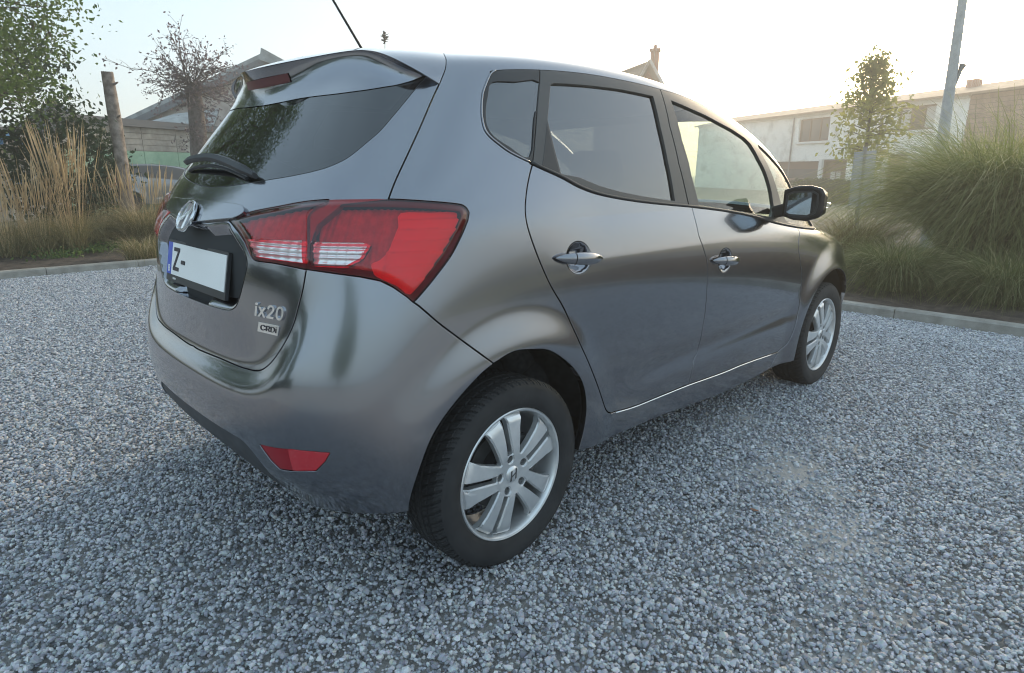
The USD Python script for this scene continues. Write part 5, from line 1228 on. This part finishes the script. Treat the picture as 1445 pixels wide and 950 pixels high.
obj('bracket', tube([bk+[0, 0, -.25], bk+_r*.06+[0, 0, -.03], bk+_r*.09+[0, 0, .06]], [.03, .03, .05], 8), M['post_steel'], lp, smooth=40); ex = pp[-1]
obj('lamp_arm', tube([ex, ex+[.3, .6, .25], ex+[.5, 1.2, .3]], .035, 8), M['lamp_concrete'], lp); obj('lantern', rbox(ex+[.55, 1.4, .28], (.22, .6, .12), .04), M['post_steel'], lp, smooth=40)

# red brick house showing over the roof
g = Face(at(860, 250, 42), at(960, 250, 39)); bh = thing('brick_house', 'red brick house with gable and chimney showing above the car roof', 'house')
zp = lambda px, py: g.pt(*g.sz(px, py))
ap, gl, grr = g.sz(921, 88), g.sz(905, 113), g.sz(936, 116)
sl_ = (ap[1]-grr[1])/(grr[0]-ap[0]); hw = (ap[1]-5.6)/sl_
pg = Polygon([(ap[0]-hw, 0), (ap[0]+hw, 0), (ap[0]+hw, 5.6), (ap[0], ap[1]), (ap[0]-hw, 5.6)]); t = trimesh.creation.extrude_polygon(pg, 12, engine='earcut'); v = np.array(t.vertices)
side = -(g.t*.86)-g.n*.5; side /= np.linalg.norm(side)
gt = np.array([g.t[0], g.t[1], 0])
obj('wall', trimesh.Trimesh(g.A+v[:, :1]*gt+np.outer(v[:, 1], [0, 0, 1.0])+v[:, 2:3]*side*.55, t.faces, process=False), M['brick'], bh)
rf0, rf1 = g.pt(ap[0], ap[1]+.08, .2), g.pt(ap[0], ap[1]+.08, .2)+side*7.2
for s_ in (-1, 1):
    e0 = g.pt(ap[0]+s_*(hw+.3), 5.6-.3*sl_+.08, .2); obj('roof', quad_solid([rf0, rf1, e0+side*7.2, e0] if s_ < 0 else [rf0, e0, e0+side*7.2, rf1], .14), M['brown_roof'], bh)
    obj('verge_board', tube([rf0+g.n*.08, e0+g.n*.08], .10, 4), M['pale_brick'], bh)
cs = g.sz(917.5, 74); ch = g.pt(cs[0], 0, -.5); obj('chimney', cat([box((ch[0], ch[1], ap[1]+.05), (.45, .45, 1.3), rz(.5)), box((ch[0], ch[1], ap[1]+.72), (.58, .58, .14), rz(.5))]), M['brick'], bh)
obj('chimney_pot', tube([ch+[0, 0, ap[1]+.75], ch+[0, 0, ap[1]+1.0]], [.11, .09], 10), M['brick'], bh)

# grey house behind the pollard: gable end with slates, hipped slate roof beside it
g = Face(at(255, 250, 31), at(420, 250, 29)); gh = thing('gabled_house', 'pale brick house with slate roof behind the pollarded tree and the car spoiler', 'house')
apx, low = g.sz(378, 84), g.sz(287, 127); k = (apx[1]-low[1])/(apx[0]-low[0]); s0 = low[0]-3.0; s1 = apx[0]+5; zl = apx[1]-k*(apx[0]-s0)
pg = Polygon([(s0, 0), (s1, 0), (s1, apx[1]-k*(s1-apx[0])), (apx[0], apx[1]), (s0, zl)]); t = trimesh.creation.extrude_polygon(pg, .4, engine='earcut'); v = np.array(t.vertices)
obj('wall', trimesh.Trimesh(g.A+v[:, :1]*g.t+np.outer(v[:, 1], [0, 0, 1.0])-g.n*v[:, 2:3], t.faces, process=False), M['pale_brick'], gh)
for s_, e in ((1, (s0-.3, zl-.3*k)), (-1, (s1+.3, apx[1]-k*(s1+.3-apx[0])))):
    a, b = g.pt(apx[0], apx[1]+.06, .25), g.pt(e[0], e[1]+.06, .25); obj('roof', quad_solid([a, b, b-g.n*8, a-g.n*8], .18), M['slate'], gh)
    obj('verge', quad_solid([a+[0, 0, .02]+g.n*.01, b+[0, 0, .02]+g.n*.01, b+[0, 0, -.26]+g.n*.01, a+[0, 0, -.26]+g.n*.01], .04), M['lead'], gh)
cq = g.sz(388, 75); obj('ridge_end', quad_solid([g.pt(cq[0]-.42, apx[1]-.1, .1), g.pt(cq[0]-.32, cq[1]+.1, .1), g.pt(cq[0]+.9, cq[1]-.55, .1), g.pt(cq[0]+.9, apx[1]-.5, .1)], .5), M['slate'], gh)
g2 = Face(at(190, 250, 27.5), at(300, 250, 27)); oh = thing('slate_outbuilding', 'low outbuilding with grey slate roof over the wall, left of the pollarded tree', 'outbuilding')
a, b, c_, d_ = g2.sz(196, 176), g2.sz(226, 153), g2.sz(272, 144), g2.sz(300, 182)
obj('roof', quad_solid([g2.pt(*a), g2.pt(*d_), g2.pt(d_[0], c_[1], -2.4), g2.pt(b[0], b[1], -2.4)], .1), M['slate'], oh); obj('wall', g2.block(a[0]+.2, d_[0]-.1, 0, a[1]-.1, -3, -.3), M['pale_brick'], oh)
# little gable just left of the pole, behind the tree
g3 = Face(at(40, 250, 30), at(130, 250, 30)); ap3 = g3.sz(82, 147); e3 = g3.sz(112, 168); lh = thing('far_house', 'small house gable with dark verge peeping over the wall beside the big tree', 'house')
kk = (ap3[1]-e3[1])/(e3[0]-ap3[0]); ww = 3.2
pg = Polygon([(ap3[0]-ww, 0), (ap3[0]+ww, 0), (ap3[0]+ww, ap3[1]-kk*ww), (ap3[0], ap3[1]), (ap3[0]-ww, ap3[1]-kk*ww)]); t = trimesh.creation.extrude_polygon(pg, 3.0, engine='earcut'); v = np.array(t.vertices)
obj('wall', trimesh.Trimesh(g3.A+v[:, :1]*g3.t+np.outer(v[:, 1], [0, 0, 1.0])-g3.n*v[:, 2:3], t.faces, process=False), M['pale_brick'], lh)
for s_ in (-1, 1): a, b = g3.pt(ap3[0], ap3[1]+.1, .2), g3.pt(ap3[0]+s_*(ww+.3), ap3[1]-kk*(ww+.3)+.1, .2); obj('roof', quad_solid([a, b, b-g3.n*3.6, a-g3.n*3.6], .15), M['lead'], lh)

# concrete plank wall, lower half painted green, dark coping
w = Face(at(-40, 250, 21.0), at(330, 250, 26.5)); bw = thing('boundary_wall', 'grey concrete plank wall with green painted foot and dark coping, behind the left bed', 'wall')
sA, sB = w.sz(86, 200)[0], w.sz(330, 200)[0]; ztop = w.sz(200, 180)[1]; zg = w.sz(200, 213)[1]; nr = 4
obj('wall_core', w.block(sA, sB, -.3, ztop, -.25, -.04), M['wall_concrete'], bw)
npan = 5; r = np.random.default_rng(91)
for i in range(npan):
    for j in range(nr):
        z_a, z_b = zg+(ztop-zg)*j/nr, zg+(ztop-zg)*(j+1)/nr; s_a, s_b = sA+(sB-sA)*i/npan, sA+(sB-sA)*(i+1)/npan
        obj('wall_plank', w.block(s_a+.01, s_b-.01, z_a+.008, z_b-.008, -.038, .0+.01*r.uniform(-1, 1)), M['wall_concrete'], bw)
    obj('green_panel', w.block(s_a+.012, s_b-.012, -.2, zg-.01, -.038, .012), M['green_paint'], bw)
obj('coping', cat([w.block(sA-.35, sB, ztop+.002, ztop+.22, -.35, .14), w.block(sA-.35, sA+.05, ztop-.25, ztop, -.35, .14)]), M['lead'], bw)
# older grey wall with a doorway at the left edge
sC, sD = w.sz(-60, 240)[0], sA-.02; zt2 = w.sz(30, 186)[1]; do = (w.sz(11, 220)[0], -.1, w.sz(28, 220)[0], w.sz(19, 202)[1])
ow = thing('old_wall', 'old grey rendered wall with a dark narrow doorway at the left edge', 'wall'); obj('wall', w.wall(sC, sD, -.3, zt2, [(do[0], do[1], do[2], do[3])], .5), M['wall_concrete'], ow)
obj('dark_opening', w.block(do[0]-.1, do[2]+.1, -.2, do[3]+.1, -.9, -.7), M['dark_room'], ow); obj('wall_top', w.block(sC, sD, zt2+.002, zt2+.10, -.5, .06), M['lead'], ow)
hdp = w.sz(10, 193); obj('hooded_vent', trimesh.convex.convex_hull(np.array([w.pt(hdp[0]+a, hdp[1]+z, d) for a, z, d in ((-.28, -.2, .02), (.28, -.2, .02), (-.28, -.2, .3), (.28, -.2, .3), (-.1, .2, .02), (.1, .2, .02))])), M['blue_metal'], ow)
lb = [w.pt(*w.sz(-6, 197), .25), w.pt(*w.sz(8, 197), .25), w.pt(*w.sz(20, 247), .55), w.pt(*w.sz(2, 262), .55)]
tag(obj('leaning_board', quad_solid(lb, .04), M['planks']), 'grey board leaning against the old wall left of the doorway', 'board')
bl = thing('blue_barrow', 'blue topped metal barrow with pale hoop before the dark doorway', 'barrow'); D = 17.5
a, b = at(13, 251, D), at(32, 251, D+.1); obj('tray', trimesh.convex.convex_hull(np.array([a, b, a+[0, .5, 0], b+[0, .5, 0], a+[.05, .05, -.16], b+[-.05, .05, -.16], a+[.05, .4, -.16], b+[-.05, .4, -.16]])), M['blue_metal'], bl)
hp = [at(18+7*math.cos(t)+2, 268-9*math.sin(t), D-.1) for t in np.linspace(0, np.pi, 12)]; obj('hoop', tube([hp[0]*[1, 1, 0]]+hp+[hp[-1]*[1, 1, 0]], .025, 6), M['white_trim'], bl, smooth=50)
for q in (a, b): obj('leg', tube([q+[0, .2, -.1], [q[0], q[1]+.2, 0]], .02, 6), M['post_steel'], bl)

# silver car behind the straw grass, built from the same kind of body curves, coarser
c = at(240, 270, 22.5); sc = thing('distant_car', 'dull grey car parked by the green wall, half hidden behind straw grass', 'car', (c[0]-1.2, c[1]+.9, 0), math.radians(8)); UsdGeom.Xformable(sc).AddScaleOp().Set(Gf.Vec3f(1.0, 1.0, .86))
def coarse(pg, off=0.0): return centre(patch(pg, off, 4))
low_shell = Polygon([(0, .4), (16, .4), (16, 9.98), (0, 9.98)]).difference(unary_union([rglass, dlo, wind, arch_r, arch_f]))
put('body', coarse(biggest(low_shell)), M['dull_paint'], sc); put('rear_window', coarse(rglass, -.003), M['far_glass'], sc); both('side_windows', patch(dlo, -.003, 4), M['far_glass'], (sc, sc)); put('windscreen', coarse(wind, -.003), M['far_glass'], sc); both('tail_lamp', patch(lamp_pg, .006, 4), M['reflector'], (sc, sc))
obj('roof_panel', rt.copy(), M['dull_paint'], sc)
wl = lathe([(1e-3, .07), (.19, .09), (.22, .085), (.235, .10), (.29, .10), (.3165, .07), (.3165, -.09)], 40)
for wx in (0, 2.615):
    for sgn in (1, -1):
        v = np.array(wl.vertices); obj('wheel', trimesh.Trimesh(np.stack([v[:, 0]+wx, -(v[:, 1]+.77)*sgn, v[:, 2]+.31], 1), wl.faces, process=False), M['rubber'], sc, smooth=40)

# beyond the picture's edges: trees and a hedge that the paintwork and windows mirror
for k, (az, d, h, cr, sd_) in enumerate(((118, 17, 6.0, 2.6, 101), (134, 20, 7.0, 3.0, 102), (152, 24, 6.0, 2.8, 103), (-160, 24, 5.5, 2.3, 104))):
    a = math.radians(az); p_ = CAM[:2]+d*np.array([math.cos(a), math.sin(a)])
    tree('broadleaf_tree', 'tree outside the picture, %s' % ['left of the car park', 'behind the car to its left', 'straight behind the car', 'behind the photographer', 'behind and right of the photographer', 'right of the photographer'][k], 'tree', (p_[0], p_[1], 0), h, .16, cr, 3500, .26, sd_, 'leaf', levels=2, kids=5)
r = np.random.default_rng(110)
def hedge(label, A, B, h, n):
    A, B = np.array([*A, 0.]), np.array([*B, 0.]); t = thing('hedge', label, 'hedge'); q = A+(B-A)*r.uniform(0, 1, (n, 1))+r.normal(0, .35, (n, 3)); q[:, 2] = r.uniform(0, h, n)*(.7+.55*meshkit.fbm(q*.45, 3))
    green('foliage', leaves(q, .3, r), 5, M['leaf_dark'], t); tag(obj('stems', cat([tube([[*(A+(B-A)*s)[:2], 0], [*(A+(B-A)*s)[:2]+r.normal(0, .2, 2), h*.6]], [.04, .01], 5) for s in np.linspace(0, 1, 40)]), M['bark'], t), kind='stuff')
hedge('hedge closing the car park behind the car, outside the picture', (-15, 2.5), (-15, 14), 1.5, 3000)

# thin morning haze lying over the whole place
hz = mat('morning_haze', {'v': ('principled_volume', {'color': (.96, .95, .92), 'density': HAZE, 'anisotropy': .55})}, surface=None, volume='v.volume')
tag(obj('haze', trimesh.creation.box(bounds=[[-125, -125, -1.1], [175, 155, 13.0]]), hz), 'thin pale morning haze over the whole place', 'haze', kind='stuff')
